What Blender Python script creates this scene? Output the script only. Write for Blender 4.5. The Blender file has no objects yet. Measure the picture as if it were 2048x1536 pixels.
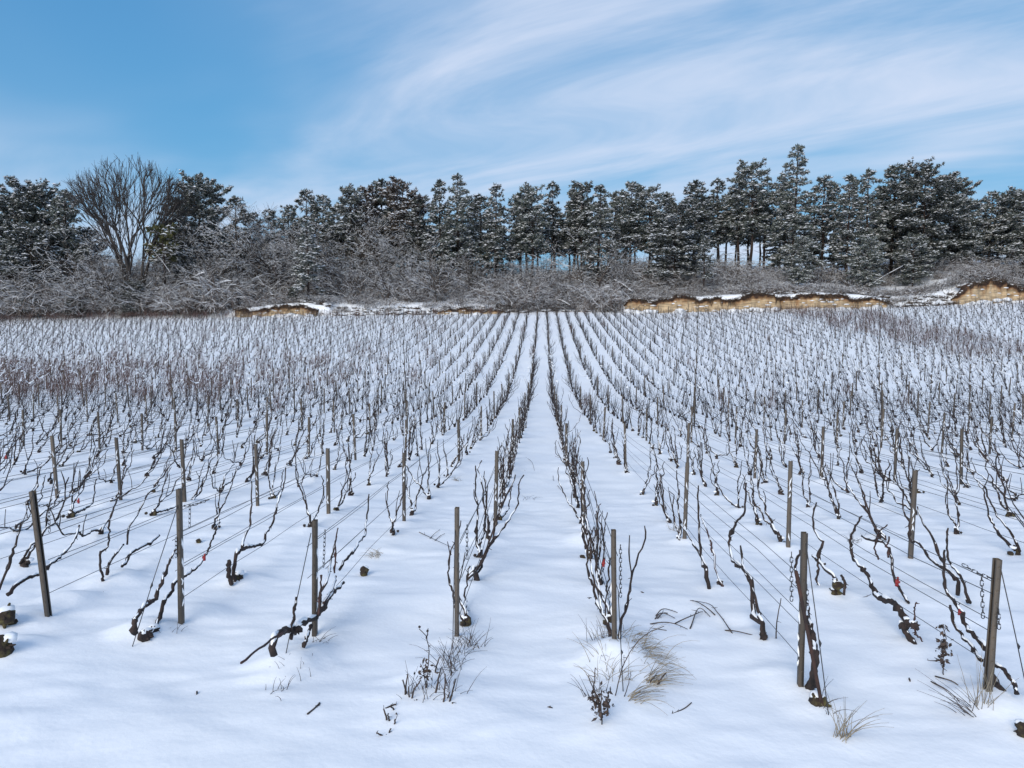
import bpy, bmesh, math, random
import numpy as np
from mathutils import Matrix, Vector, Euler

# ------------------------------------------------------------------ camera, sky, sun, exposure
scene = bpy.context.scene
R = math.radians
CZ = 2.2                     # eye height above the snow at the camera's feet
FPX = 1480.0                 # focal length in pixels of the 2048 px wide photograph
PITCH, YAW = R(85.0), R(2.36)

cam_data = bpy.data.cameras.new("camera")
cam_data.sensor_width = 36.0
cam_data.lens = 36.0 * FPX / 2048.0
cam_data.clip_start = 0.05
cam_data.clip_end = 20000
cam = bpy.data.objects.new("camera", cam_data)
cam.location = (0, 0, CZ)
cam.rotation_euler = (PITCH, 0, YAW)
scene.collection.objects.link(cam)
scene.camera = cam
CAMROT = np.array(Euler((PITCH, 0, YAW)).to_matrix())

SUN_EL, SUN_AZ = R(32), R(205)      # azimuth clockwise from +Y: behind the camera, a little to the left
scene.view_settings.view_transform = 'Standard'
scene.view_settings.look = 'None'
scene.view_settings.gamma = 1.0
scene.view_settings.use_curve_mapping = False
scene.view_settings.exposure = 0.67

world = bpy.data.worlds.new("World")
scene.world = world
world.use_nodes = True


def build_world():
    nt = world.node_tree
    N, L = nt.nodes, nt.links
    N.clear()
    out = N.new('ShaderNodeOutputWorld')
    bg = N.new('ShaderNodeBackground')
    bg.inputs['Strength'].default_value = 0.1
    L.new(bg.outputs[0], out.inputs[0])
    sky = N.new('ShaderNodeTexSky')
    sky.sky_type = 'NISHITA'
    sky.sun_disc = False
    sky.sun_elevation = SUN_EL
    sky.sun_rotation = SUN_AZ
    sky.altitude = 1500
    sky.air_density = 1.0
    sky.dust_density = 0.0
    sky.ozone_density = 2.0
    def vec(op, a, b):
        n = N.new('ShaderNodeVectorMath'); n.operation = op
        for i, v in enumerate((a, b)):
            if isinstance(v, tuple): n.inputs[i].default_value = v
            else: L.new(v, n.inputs[i])
        return n.outputs[0]
    # clear cold winter air: the whole dome a little bluer, its range gently compressed as a phone camera does
    x = vec('MULTIPLY', sky.outputs[0], (0.62, 0.93, 1.08))
    x = vec('DIVIDE', x, vec('ADD', vec('MULTIPLY', x, (0.44, 0.44, 0.44)), (1, 1, 1)))
    sky_col = vec('MULTIPLY', x, (1.05, 1.92, 2.72))

    def math_(op, a, b=None, clamp=False):
        n = N.new('ShaderNodeMath'); n.operation = op; n.use_clamp = clamp
        for i, v in enumerate((a, b)):
            if v is None: continue
            if isinstance(v, (int, float)): n.inputs[i].default_value = v
            else: L.new(v, n.inputs[i])
        return n.outputs[0]
    tc = N.new('ShaderNodeTexCoord')
    sep = N.new('ShaderNodeSeparateXYZ'); L.new(tc.outputs['Generated'], sep.inputs[0])
    zc = math_('ADD', math_('MAXIMUM', sep.outputs[2], 0.0), 0.16)
    u = math_('DIVIDE', sep.outputs[0], zc)
    v = math_('DIVIDE', sep.outputs[1], zc)
    comb = N.new('ShaderNodeCombineXYZ'); L.new(u, comb.inputs[0]); L.new(v, comb.inputs[1])

    def layer(rot, scl, loc, scale, detail, rough, dist, lo, hi):
        m = N.new('ShaderNodeMapping'); m.vector_type = 'TEXTURE'
        m.inputs['Rotation'].default_value = (0, 0, R(rot))
        m.inputs['Scale'].default_value = (scl[0], scl[1], 1)
        m.inputs['Location'].default_value = (loc[0], loc[1], 0)
        L.new(comb.outputs[0], m.inputs[0])
        n = N.new('ShaderNodeTexNoise')
        n.inputs['Scale'].default_value = scale
        n.inputs['Detail'].default_value = detail
        n.inputs['Roughness'].default_value = rough
        n.inputs['Distortion'].default_value = dist
        L.new(m.outputs[0], n.inputs['Vector'])
        r = N.new('ShaderNodeMapRange'); r.interpolation_type = 'SMOOTHSTEP'
        r.inputs['From Min'].default_value = lo; r.inputs['From Max'].default_value = hi
        L.new(n.outputs[0], r.inputs[0])
        return r.outputs[0]
    band = layer(140, (3.4, 1.5), (0.2, 1.1), 1.0, 4.0, 0.55, 0.6, 0.35, 0.60)      # broad cirrus bands
    wisp = layer(146, (1.9, 0.75), (0.3, 0.9), 1.3, 6.0, 0.58, 0.9, 0.28, 0.72)      # mottled streaks in them
    veil = layer(120, (5.0, 3.0), (2.2, 0.0), 1.0, 3.0, 0.5, 0.3, 0.40, 0.75)       # thin veil
    c = math_('MULTIPLY', band, math_('ADD', math_('MULTIPLY', wisp, 0.72), 0.28))
    c = math_('ADD', c, math_('MULTIPLY', veil, 0.3))
    c = math_('MULTIPLY', c, 0.9, clamp=True)
    mix = N.new('ShaderNodeMix'); mix.data_type = 'RGBA'
    L.new(c, mix.inputs['Factor'])
    L.new(sky_col, mix.inputs[6])
    mix.inputs[7].default_value = (4.4, 4.9, 6.0, 1)
    L.new(mix.outputs[2], bg.inputs['Color'])


build_world()

sun_data = bpy.data.lights.new("sun", 'SUN')
sun_data.energy = 1.8
sun_data.angle = R(40)
sun_data.color = (1.0, 0.93, 0.82)
sun = bpy.data.objects.new("sun", sun_data)
_sd = Vector((math.sin(SUN_AZ) * math.cos(SUN_EL), math.cos(SUN_AZ) * math.cos(SUN_EL), math.sin(SUN_EL)))
sun.rotation_euler = _sd.to_track_quat('Z', 'Y').to_euler()
sun.location = _sd * 50
scene.collection.objects.link(sun)

# ------------------------------------------------------------------ helpers
rng = np.random.default_rng(7)
random.seed(7)
COL = scene.collection
ORD = ("zeroth first second third fourth fifth sixth seventh eighth ninth tenth eleventh twelfth thirteenth fourteenth "
       "fifteenth sixteenth seventeenth eighteenth nineteenth twentieth").split()
TENS = {2: ("twenty", "twentieth"), 3: ("thirty", "thirtieth"), 4: ("forty", "fortieth"), 5: ("fifty", "fiftieth"),
        6: ("sixty", "sixtieth"), 7: ("seventy", "seventieth"), 8: ("eighty", "eightieth")}


def ordw(n):
    if n <= 20: return ORD[n]
    t, o = divmod(n, 10)
    return TENS[t][1] if o == 0 else TENS[t][0] + "-" + ORD[o]


class G:
    """collects vertices and faces, becomes one mesh"""
    def __init__(s): s.V = []; s.F = {3: [], 4: []}; s.n = 0; s.attr = []

    def add(s, V, F):
        V = np.asarray(V, float).reshape(-1, 3); F = np.asarray(F, np.int64)
        if len(V) == 0 or len(F) == 0: return
        s.V.append(V); s.F[F.shape[1]].append(F + s.n); s.n += len(V)

    def mesh(s, name, smooth=True):
        V = np.concatenate(s.V) if s.V else np.zeros((0, 3))
        me = bpy.data.meshes.new(name)
        me.vertices.add(len(V)); me.vertices.foreach_set('co', V.astype(np.float32).ravel())
        loops, starts, c = [], [], 0
        for k in (3, 4):
            if s.F[k]:
                F = np.concatenate(s.F[k]); loops.append(F.ravel())
                starts.append(c + np.arange(len(F)) * k); c += F.size
        if loops:
            lo = np.concatenate(loops); st = np.concatenate(starts)
            me.loops.add(len(lo)); me.loops.foreach_set('vertex_index', lo.astype(np.int32))
            me.polygons.add(len(st)); me.polygons.foreach_set('loop_start', st.astype(np.int32))
            if smooth: me.polygons.foreach_set('use_smooth', np.ones(len(st), bool))
        me.update(calc_edges=True)
        return me

    def build(s, name, mat, parent=None, smooth=True):
        me = s.mesh(name, smooth); me.materials.append(mat)
        o = bpy.data.objects.new(name, me); COL.objects.link(o)
        if parent is not None:
            o.parent = parent
            if name in ('snow', 'crown', 'branches', 'twigs', 'blades', 'dead_leaves', 'turf_fringe', 'snow_lip'): o['kind'] = 'stuff'
        return o


def tag(o, label, cat, group=None, kind=None):
    o['label'] = label; o['category'] = cat
    if group: o['group'] = group
    if kind: o['kind'] = kind
    return o


def empty(name, loc=(0, 0, 0), rz=0.0):
    o = bpy.data.objects.new(name, None); o.empty_display_size = 0.1
    o.location = loc; o.rotation_euler = (0, 0, rz); COL.objects.link(o)
    return o


def copy_tree(root):
    kids = {}
    for ch in root.children: kids.setdefault(root.name, []).append(ch)
    r = root.copy(); COL.objects.link(r)
    for ch in root.children:
        c = ch.copy(); COL.objects.link(c); c.parent = r
        for g in ch.children:
            d = g.copy(); COL.objects.link(d); d.parent = c
    return r


def unit(v): return v / np.maximum(np.linalg.norm(v, axis=-1, keepdims=True), 1e-9)


def frames(D):
    ref = np.where(np.abs(D[..., 2:3]) > 0.9, np.array([1.0, 0, 0]), np.array([0, 0, 1.0]))
    a = unit(np.cross(D, ref)); b = np.cross(D, a)
    return a, b


def prisms(g, P0, P1, R0, R1, n=3):
    P0, P1 = np.asarray(P0, float).reshape(-1, 3), np.asarray(P1, float).reshape(-1, 3)
    m = len(P0)
    if m == 0: return
    R0 = np.broadcast_to(np.asarray(R0, float), (m,)); R1 = np.broadcast_to(np.asarray(R1, float), (m,))
    a, b = frames(unit(P1 - P0))
    th = np.arange(n) * 2 * np.pi / n
    ring = a[:, None, :] * np.cos(th)[None, :, None] + b[:, None, :] * np.sin(th)[None, :, None]
    V = np.concatenate([P0[:, None] + ring * R0[:, None, None], P1[:, None] + ring * R1[:, None, None]], 1)
    i = np.arange(n); j = (i + 1) % n
    q = np.stack([i, j, j + n, i + n], 1)
    F = (np.arange(m) * 2 * n)[:, None, None] + q[None]
    g.add(V.reshape(-1, 3), F.reshape(-1, 4))


def tube(g, pts, rad, n=6, jit=0.0, rs=None, cap=True):
    pts = np.asarray(pts, float); k = len(pts)
    rad = np.broadcast_to(np.asarray(rad, float), (k,)).copy()
    D = np.zeros_like(pts); D[1:-1] = pts[2:] - pts[:-2]; D[0] = pts[1] - pts[0]; D[-1] = pts[-1] - pts[-2]
    D = unit(D)
    a, _ = frames(D[:1]); a = a[0]
    A = []
    for d in D:
        a = a - d * np.dot(a, d); a = a / max(np.linalg.norm(a), 1e-9); A.append(a)
    A = np.array(A); B = np.cross(D, A)
    th = np.arange(n) * 2 * np.pi / n
    rr = rad[:, None] * np.ones(n)[None]
    if jit and rs is not None: rr = rr * (1 + rs.uniform(-jit, jit, (k, n)))
    V = pts[:, None] + (A[:, None] * np.cos(th)[None, :, None] + B[:, None] * np.sin(th)[None, :, None]) * rr[..., None]
    i = np.arange(n); j = (i + 1) % n
    q = np.stack([i, j, j + n, i + n], 1)
    F = (np.arange(k - 1) * n)[:, None, None] + q[None]
    V = V.reshape(-1, 3)
    base = g.n
    g.add(V, F.reshape(-1, 4))
    if cap:
        g.V.append(np.stack([pts[0] - D[0] * rad[0] * .3, pts[-1] + D[-1] * rad[-1] * .3])); c0 = g.n; g.n += 2
        g.F[3].append(np.stack([np.full(n, c0), base + j, base + i], 1))
        o = base + (k - 1) * n
        g.F[3].append(np.stack([np.full(n, c0 + 1), o + i, o + j], 1))


def resample(pts, k):
    pts = np.asarray(pts, float)
    s = np.concatenate([[0], np.cumsum(np.linalg.norm(np.diff(pts, axis=0), axis=1))])
    t = np.linspace(0, s[-1], k)
    # Catmull-like smoothing through cubic hermite with finite-difference tangents
    m = np.gradient(pts, np.maximum(s, np.arange(len(s)) * 1e-6), axis=0) if len(pts) > 2 else np.repeat((pts[1:] - pts[:1]) / max(s[-1], 1e-6), 2, 0)
    i = np.clip(np.searchsorted(s, t, side='right') - 1, 0, len(pts) - 2)
    h = np.maximum(s[i + 1] - s[i], 1e-6); x = ((t - s[i]) / h)[:, None]; h = h[:, None]
    return ((2 * x**3 - 3 * x**2 + 1) * pts[i] + (x**3 - 2 * x**2 + x) * h * m[i] + (-2 * x**3 + 3 * x**2) * pts[i + 1] + (x**3 - x**2) * h * m[i + 1])


ICO = {}


def blob(g, c, r, seed, n=1, squash=(1, 1, 1), rough=0.25):
    """a lumpy closed ball"""
    if n not in ICO:
        bm = bmesh.new(); bmesh.ops.create_icosphere(bm, subdivisions=n + 1, radius=1.0)
        ICO[n] = (np.array([v.co[:] for v in bm.verts]), np.array([[v.index for v in f.verts] for f in bm.faces])); bm.free()
    V, F = ICO[n]
    f = 1 + rough * (fbm3(V * 1.7 + seed * 7.31, 3) * 2 - 1)
    g.add(V * f[:, None] * r * np.array(squash) + np.asarray(c), F)


# numpy value noise -------------------------------------------------
def _h(ix, iy, iz):
    n = (ix * 374761393 + iy * 668265263 + iz * 2147483647 % 1274126177 * 1) & 0x7fffffff
    n = (n ^ (n >> 13)) * 1274126177 & 0x7fffffff
    n = (n ^ (n >> 16)) * 668265263 & 0x7fffffff
    return (n ^ (n >> 15)) / 0x7fffffff


def vnoise(x, y, z=0.0):
    x, y, z = np.broadcast_arrays(np.asarray(x, float), np.asarray(y, float), np.asarray(z, float))
    ix, iy, iz = np.floor(x).astype(np.int64), np.floor(y).astype(np.int64), np.floor(z).astype(np.int64)
    fx, fy, fz = x - ix, y - iy, z - iz
    s = lambda t: t * t * t * (t * (t * 6 - 15) + 10)
    fx, fy, fz = s(fx), s(fy), s(fz); r = 0
    for a in (0, 1):
        for b in (0, 1):
            for c in (0, 1):
                r = r + _h(ix + a, iy + b, (iz + c) * 7 + 3) * (fx if a else 1 - fx) * (fy if b else 1 - fy) * (fz if c else 1 - fz)
    return r


def fbm2(x, y, o=4, seed=0):
    t = 0; a = 0.5; w = 0
    for i in range(o):
        t = t + a * vnoise(x * 2**i + seed * 17.3, y * 2**i - seed * 9.1, seed + i); w += a; a *= 0.5
    return t / w


def fbm3(P, o=3):
    t = 0; a = 0.5; w = 0
    for i in range(o):
        t = t + a * vnoise(P[:, 0] * 2**i, P[:, 1] * 2**i, P[:, 2] * 2**i); w += a; a *= 0.5
    return t / w


# ------------------------------------------------------------------ terrain shape
PY = np.array([-80, -20, 0, 5, 9, 14.4, 21, 27, 35, 43, 50, 58, 66, 75, 88, 95, 130], float)
PZ = np.array([-1.0, -1.6, -2.03, -2.32, -2.55, -2.93, -3.3, -3.55, -3.68, -3.42, -3.0, -2.33, -1.6, -0.7, 0.60, 1.2, 4.0]) + CZ
_m = np.gradient(PZ, PY)


def prof(y):
    y = np.clip(np.asarray(y, float), PY[0], PY[-1])
    i = np.clip(np.searchsorted(PY, y, side='right') - 1, 0, len(PY) - 2)
    h = PY[i + 1] - PY[i]; x = (y - PY[i]) / h
    return ((2*x**3 - 3*x**2 + 1) * PZ[i] + (x**3 - 2*x**2 + x) * h * _m[i] + (-2*x**3 + 3*x**2) * PZ[i + 1] + (x**3 - x**2) * h * _m[i + 1])


def sstep(a, b, x):
    t = np.clip((x - a) / (b - a), 0, 1); return t * t * (3 - 2 * t)


def fieldz(x, y):
    x = np.asarray(x, float)
    w = sstep(28, 86, y)
    xx = np.clip(x, -90, 90)
    return prof(y) + w * np.where(xx > 0, 0.0036 * np.maximum(xx - 8, 0) ** 1.5, 0.012 * xx)


# bank: x-position (metres), height of the cut
BX = np.array([-400, -60, -42, -37, -33, -28.5, -26, -20, -12, -4, 3, 9, 10.5, 14, 20, 27, 28.5, 31, 33, 40, 43, 48, 50, 52.5, 55.5, 56.5, 62, 80, 400], float)
BH = np.array([0.3, 0.3, 0.3, 1.0, 1.5, 1.6, 1.1, 0.9, 0.9, 0.6, 0.4, 0.6, 1.5, 1.6, 1.9, 2.1, 1.9, 2.2, 2.1, 1.3, 1.0, 1.4, 2.3, 2.9, 2.5, 1.6, 1.4, 1.2, 1.2])


def bankY(x): return 90.0 + 1.1 * np.sin(np.asarray(x, float) * 0.11 + 1.0) + 0.5 * np.sin(np.asarray(x, float) * 0.37)


def bankH(x): return .90 * np.interp(x, BX, BH)


def groundz(x, y, fine=True):
    x, y = np.broadcast_arrays(np.asarray(x, float), np.asarray(y, float))
    by = bankY(x); yc = np.minimum(y, by)
    z = fieldz(x, yc)
    soft = np.where((x > -26) & (x < 9.5) | (x < -38) | (x > 41) & (x < 49.5), 3.2, 0.5)
    d = y - by
    z = z + bankH(x) * sstep(0.15, 1, np.clip(d / soft, 0, 1))
    up = np.clip(d, 0, 32)
    z = z + 0.175 * up + 0.35 * (fbm2(x * 0.16, y * 0.16, 3, 5) - 0.5) * sstep(0.5, 5, d)
    z = z - np.clip(d - 32, 0, None) * 0.10 * np.exp(-np.clip(d - 32, 0, None) / 500.0)
    if fine:
        z = z + 0.10 * (fbm2(x * 0.35, y * 0.35, 2, 1) - 0.5)
        near = 1 - sstep(25, 60, y)
        z = z + near * (0.070 * (fbm2(x * 1.1, y * 1.3, 3, 2) - 0.5) + 0.018 * (fbm2(x * 3.0, y * 9.0, 2, 3) - 0.5) + 0.03 * np.clip(fbm2(x * 2.2, y * 2.6, 3, 8) - .52, -.1, 1))
    return z


def gz(x, y): return float(groundz(np.array([x]), np.array([y]))[0])


def ray(px, py):
    d = CAMROT @ np.array([(px - 1024) / FPX, (768 - py) / FPX, -1.0]); return d


def on_plane(px, py, X):
    d = ray(px, py); t = X / d[0]; return np.array([X, d[1] * t, CZ + d[2] * t])


def at_depth(px, py, Y):
    d = ray(px, py); t = Y / d[1]; return np.array([d[0] * t, Y, CZ + d[2] * t])


def on_ground(px, py):
    d = ray(px, py)
    t = np.arange(2.5, 40, 0.015)
    h = CZ + d[2] * t - groundz(d[0] * t, d[1] * t)
    i = int(np.argmax(h <= 0)); x, y = d[0] * t[i], d[1] * t[i]
    return np.array([x, y, gz(x, y)])


# ------------------------------------------------------------------ materials
def mat(name, c1, c2, scale=8.0, rough=0.8, bump=0.0, bscale=40.0, metallic=0.0, detail=4.0, rand=0.0, coords='Object', stretch=(1, 1, 1), lo=0.35, hi=0.65, translucent=0.0):
    m = bpy.data.materials.new(name); m.use_nodes = True
    nt = m.node_tree; N, L = nt.nodes, nt.links
    bs = N['Principled BSDF']
    tc = N.new('ShaderNodeTexCoord')
    mp = N.new('ShaderNodeMapping'); mp.inputs['Scale'].default_value = stretch
    L.new(tc.outputs[coords], mp.inputs[0])
    no = N.new('ShaderNodeTexNoise'); no.inputs['Scale'].default_value = scale; no.inputs['Detail'].default_value = detail
    L.new(mp.outputs[0], no.inputs['Vector'])
    rp = N.new('ShaderNodeMapRange'); rp.inputs['From Min'].default_value = lo; rp.inputs['From Max'].default_value = hi
    L.new(no.outputs[0], rp.inputs[0])
    mx = N.new('ShaderNodeMix'); mx.data_type = 'RGBA'
    mx.inputs[6].default_value = (*c1, 1); mx.inputs[7].default_value = (*c2, 1)
    L.new(rp.outputs[0], mx.inputs['Factor'])
    col = mx.outputs[2]
    if rand:
        oi = N.new('ShaderNodeObjectInfo')
        hs = N.new('ShaderNodeHueSaturation')
        r1 = N.new('ShaderNodeMapRange'); r1.inputs['To Min'].default_value = 1 - rand; r1.inputs['To Max'].default_value = 1 + rand
        L.new(oi.outputs['Random'], r1.inputs[0]); L.new(r1.outputs[0], hs.inputs['Value'])
        L.new(col, hs.inputs['Color']); col = hs.outputs[0]
    L.new(col, bs.inputs['Base Color'])
    bs.inputs['Roughness'].default_value = rough; bs.inputs['Metallic'].default_value = metallic
    if bump:
        n2 = N.new('ShaderNodeTexNoise'); n2.inputs['Scale'].default_value = bscale; n2.inputs['Detail'].default_value = 5
        L.new(mp.outputs[0], n2.inputs['Vector'])
        bp = N.new('ShaderNodeBump'); bp.inputs['Strength'].default_value = bump; bp.inputs['Distance'].default_value = 0.01
        L.new(n2.outputs[0], bp.inputs['Height']); L.new(bp.outputs[0], bs.inputs['Normal'])
    m['bsdf'] = 1
    return m


M = {}
M['snow'] = mat('snow_ground', (0.86, 0.885, 0.93), (0.90, 0.915, 0.94), 0.7, 0.55, 0.35, 22.0, detail=6)
M['snowcap'] = mat('snow_cap', (0.86, 0.88, 0.92), (0.92, 0.93, 0.95), 3.0, 0.6)
M['treesnow'] = mat('tree_snow', (0.60, 0.61, 0.63), (0.86, 0.86, 0.88), 1.6, 0.75, lo=.3, hi=.7)
M['bark'] = mat('vine_bark', (0.012, 0.009, 0.009), (0.048, 0.031, 0.026), 30.0, 0.9, 0.6, 90.0, stretch=(1, 1, 0.4), rand=0.25)
M['moss'] = mat('stump_bark', (0.030, 0.020, 0.014), (0.12, 0.10, 0.035), 18.0, 0.95, 0.8, 60.0, lo=0.45, hi=0.7)
M['cane'] = mat('cane_bark', (0.022, 0.012, 0.011), (0.065, 0.027, 0.022), 15.0, 0.75)
M['redcane'] = mat('unpruned_cane', (0.070, 0.041, 0.037), (0.135, 0.078, 0.066), 1.5, 0.85)
M['farbark'] = mat('far_vine_bark', (0.014, 0.011, 0.012), (0.042, 0.030, 0.030), 1.2, 0.9)
M['post'] = mat('weathered_post', (0.050, 0.050, 0.049), (0.155, 0.115, 0.080), 5.0, 0.6, 0.3, 60.0, metallic=0.25, rand=0.25, stretch=(1, 1, 0.25))
M['rust'] = mat('rusty_stake', (0.022, 0.014, 0.013), (0.060, 0.028, 0.021), 12.0, 0.85, 0.4, 60.0)
M['wire'] = mat('steel_wire', (0.035, 0.035, 0.04), (0.09, 0.088, 0.09), 4.0, 0.5, metallic=0.5)
M['red'] = mat('red_plastic', (0.22, 0.012, 0.014), (0.36, 0.028, 0.025), 30.0, 0.5)
M['needle'] = mat('pine_needles', (0.034, 0.047, 0.036), (0.22, 0.23, 0.21), 2.2, 0.8, rand=0.35, detail=6, lo=.38, hi=.72)
M['needle_red'] = mat('pine_needles_brown', (0.05, 0.036, 0.028), (0.10, 0.075, 0.055), 0.7, 0.8, rand=0.2)
M['ivy'] = mat('ivy_leaves', (0.03, 0.035, 0.010), (0.10, 0.095, 0.03), 1.2, 0.7)
M['pinebark'] = mat('pine_bark', (0.018, 0.014, 0.013), (0.055, 0.034, 0.027), 2.5, 0.95, stretch=(1, 1, 0.3), rand=0.3)
M['limb'] = mat('limb_bark', (0.030, 0.025, 0.023), (0.085, 0.068, 0.058), 1.5, 0.95, rand=0.25)
M['darklimb'] = mat('dark_limb_bark', (0.025, 0.022, 0.022), (0.065, 0.055, 0.050), 1.5, 0.95)
M['twig'] = mat('brush_twigs', (0.058, 0.046, 0.042), (0.18, 0.145, 0.127), 0.9, 0.95, rand=0.3)
M['grass'] = mat('dry_grass', (0.16, 0.13, 0.09), (0.42, 0.35, 0.25), 14.0, 0.8)
M['weed'] = mat('dead_weed', (0.022, 0.017, 0.016), (0.09, 0.062, 0.05), 20.0, 0.9)
M['tussock'] = mat('dead_tussock', (0.030, 0.024, 0.018), (0.12, 0.078, 0.05), 2.0, 0.95)


def soil_mat():
    m = bpy.data.materials.new('bank_soil'); m.use_nodes = True
    nt = m.node_tree; N, L = nt.nodes, nt.links; bs = N['Principled BSDF']
    at = N.new('ShaderNodeAttribute'); at.attribute_name = 'layer'
    tc = N.new('ShaderNodeTexCoord')
    n1 = N.new('ShaderNodeTexNoise'); n1.inputs['Scale'].default_value = 1.3; n1.inputs['Detail'].default_value = 7; n1.inputs['Roughness'].default_value = 0.65
    L.new(tc.outputs['Object'], n1.inputs['Vector'])
    mp = N.new('ShaderNodeMapping'); mp.inputs['Scale'].default_value = (0.5, 0.5, 4.0); L.new(tc.outputs['Object'], mp.inputs[0])
    n2 = N.new('ShaderNodeTexNoise'); n2.inputs['Scale'].default_value = 1.6; n2.inputs['Detail'].default_value = 6
    L.new(mp.outputs[0], n2.inputs['Vector'])
    a = N.new('ShaderNodeMath'); a.operation = 'MULTIPLY_ADD'; a.inputs[1].default_value = 0.75; L.new(n1.outputs[0], a.inputs[0]); L.new(at.outputs['Fac'], a.inputs[2])
    rp = N.new('ShaderNodeValToRGB')
    e = rp.color_ramp.elements
    e[0].position = 0.42; e[0].color = (0.45, 0.345, 0.225, 1)
    e[1].position = 1.18; e[1].color = (0.05, 0.026, 0.017, 1)
    for p, c in ((0.62, (0.47, 0.345, 0.21, 1)), (0.80, (0.32, 0.19, 0.095, 1)), (0.98, (0.115, 0.052, 0.026, 1))):
        q = e.new(p); q.color = c
    L.new(a.outputs[0], rp.inputs[0])
    hs = N.new('ShaderNodeHueSaturation'); L.new(rp.outputs[0], hs.inputs['Color'])
    mr = N.new('ShaderNodeMapRange'); mr.inputs['From Min'].default_value = 0.3; mr.inputs['From Max'].default_value = 0.7
    mr.inputs['To Min'].default_value = 0.45; mr.inputs['To Max'].default_value = 1.3
    L.new(n2.outputs[0], mr.inputs[0]); L.new(mr.outputs[0], hs.inputs['Value'])
    L.new(hs.outputs[0], bs.inputs['Base Color']); bs.inputs['Roughness'].default_value = 0.95
    return m


M['soil'] = soil_mat()

# ------------------------------------------------------------------ vineyard layout
S = 1.1
def row_x(k): return -0.6 + S * k            # k=0: first row left of the central lane, k=1: first row right of it
def row_end(x): return 5.06 - 0.25 * x
def row_name(k): return f"{ordw(1 - k)} row left of the central lane" if k <= 0 else f"{ordw(k)} row right of the central lane"
def in_view(x, y, m=1.0):
    d = CAMROT.T @ np.array([x, y, 0.4 - CZ + 0.0]); return d[2] < -1 and abs(d[0] / -d[2]) * FPX < 1024 + 60 * m


HERO_SKIP = {3: 7.2, 2: 7.3, -2: 7.6, -1: 7.4, -3: 8.2, 4: 7.3}
post_spots, vine_spots = [], []
for k in range(-84, 86):
    x = row_x(k); e = row_end(x); rs = np.random.default_rng(1000 + k)
    yend = float(bankY(x)) - 1.3
    y = e; i = 0
    while y < yend:
        if in_view(x, y, 5): post_spots.append((k, i, x + rs.normal(0, .015), y))
        i += 1; y = e + 3.7 + (i - 1) * 5.55 + rs.uniform(-.2, .2)
    y = e + 0.45 + rs.uniform(-.1, .25); i = 0
    if k == 0: y = e + 0.3
    if k == 1: y = e - 0.15
    while y < yend - .3:
        if in_view(x, y, 5) and y > HERO_SKIP.get(k, 0) and rs.random() > 0.02:
            vine_spots.append((k, i, x + rs.normal(0, .03), y))
        i += 1; y += (1.08 if k not in (0, 1) or y > e + 9 else .88) + rs.normal(0, .09)

post_spots.sort(key=lambda p: p[3]); vine_spots.sort(key=lambda p: p[3])

# ------------------------------------------------------------------ snow-covered ground
mounds = []
for (k, i, x, y) in post_spots:
    if y < 22: mounds.append((x + rng.normal(0, .04), y - .02, rng.uniform(.03, .07), rng.uniform(.07, .13)))
for (k, i, x, y) in vine_spots:
    if y < 22: mounds.append((x + rng.normal(0, .05), y + rng.normal(0.02, .05), rng.uniform(.02, .09), rng.uniform(.08, .15)))


def mound_px(px, py, a, s):
    p = on_ground(px, py); mounds.append((p[0], p[1], a, s))


for a in ((290, 1262, .13, .12), (480, 1158, .08, .12), (590, 1318, .13, .14), (560, 1345, .06, .12), (18, 1240, .14, .14), (15, 1300, .12, .13), (232, 1160, .12, .15),
          (1240, 1318, .11, .12), (1256, 1350, .08, .13), (1240, 1395, .06, .14), (1254, 1285, .08, .08), (1225, 1450, .04, .15),
          (1625, 1412, .05, .12), (1660, 1185, .07, .12), (2015, 1412, .07, .14), (1830, 1292, .04, .1), (1525, 1285, .05, .1),
          (860, 1400, .06, .2), (850, 1345, .07, .1), (900, 1320, .06, .12), (780, 1100, .05, .1), (1000, 1445, .03, .12), (640, 1150, .05, .12),
          (120, 1205, .07, .14), (98, 1208, .06, .08), (1435, 1175, .05, .12), (120, 1290, .03, .15), (200, 1280, .02, .12), (250, 1235, .02, .2)):
    mound_px(*a)


def grow(start, step, stop, f, smax):
    out = [start]
    while out[-1] < stop:
        out.append(out[-1] + step); step = min(step * f, smax)
    return out


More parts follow.
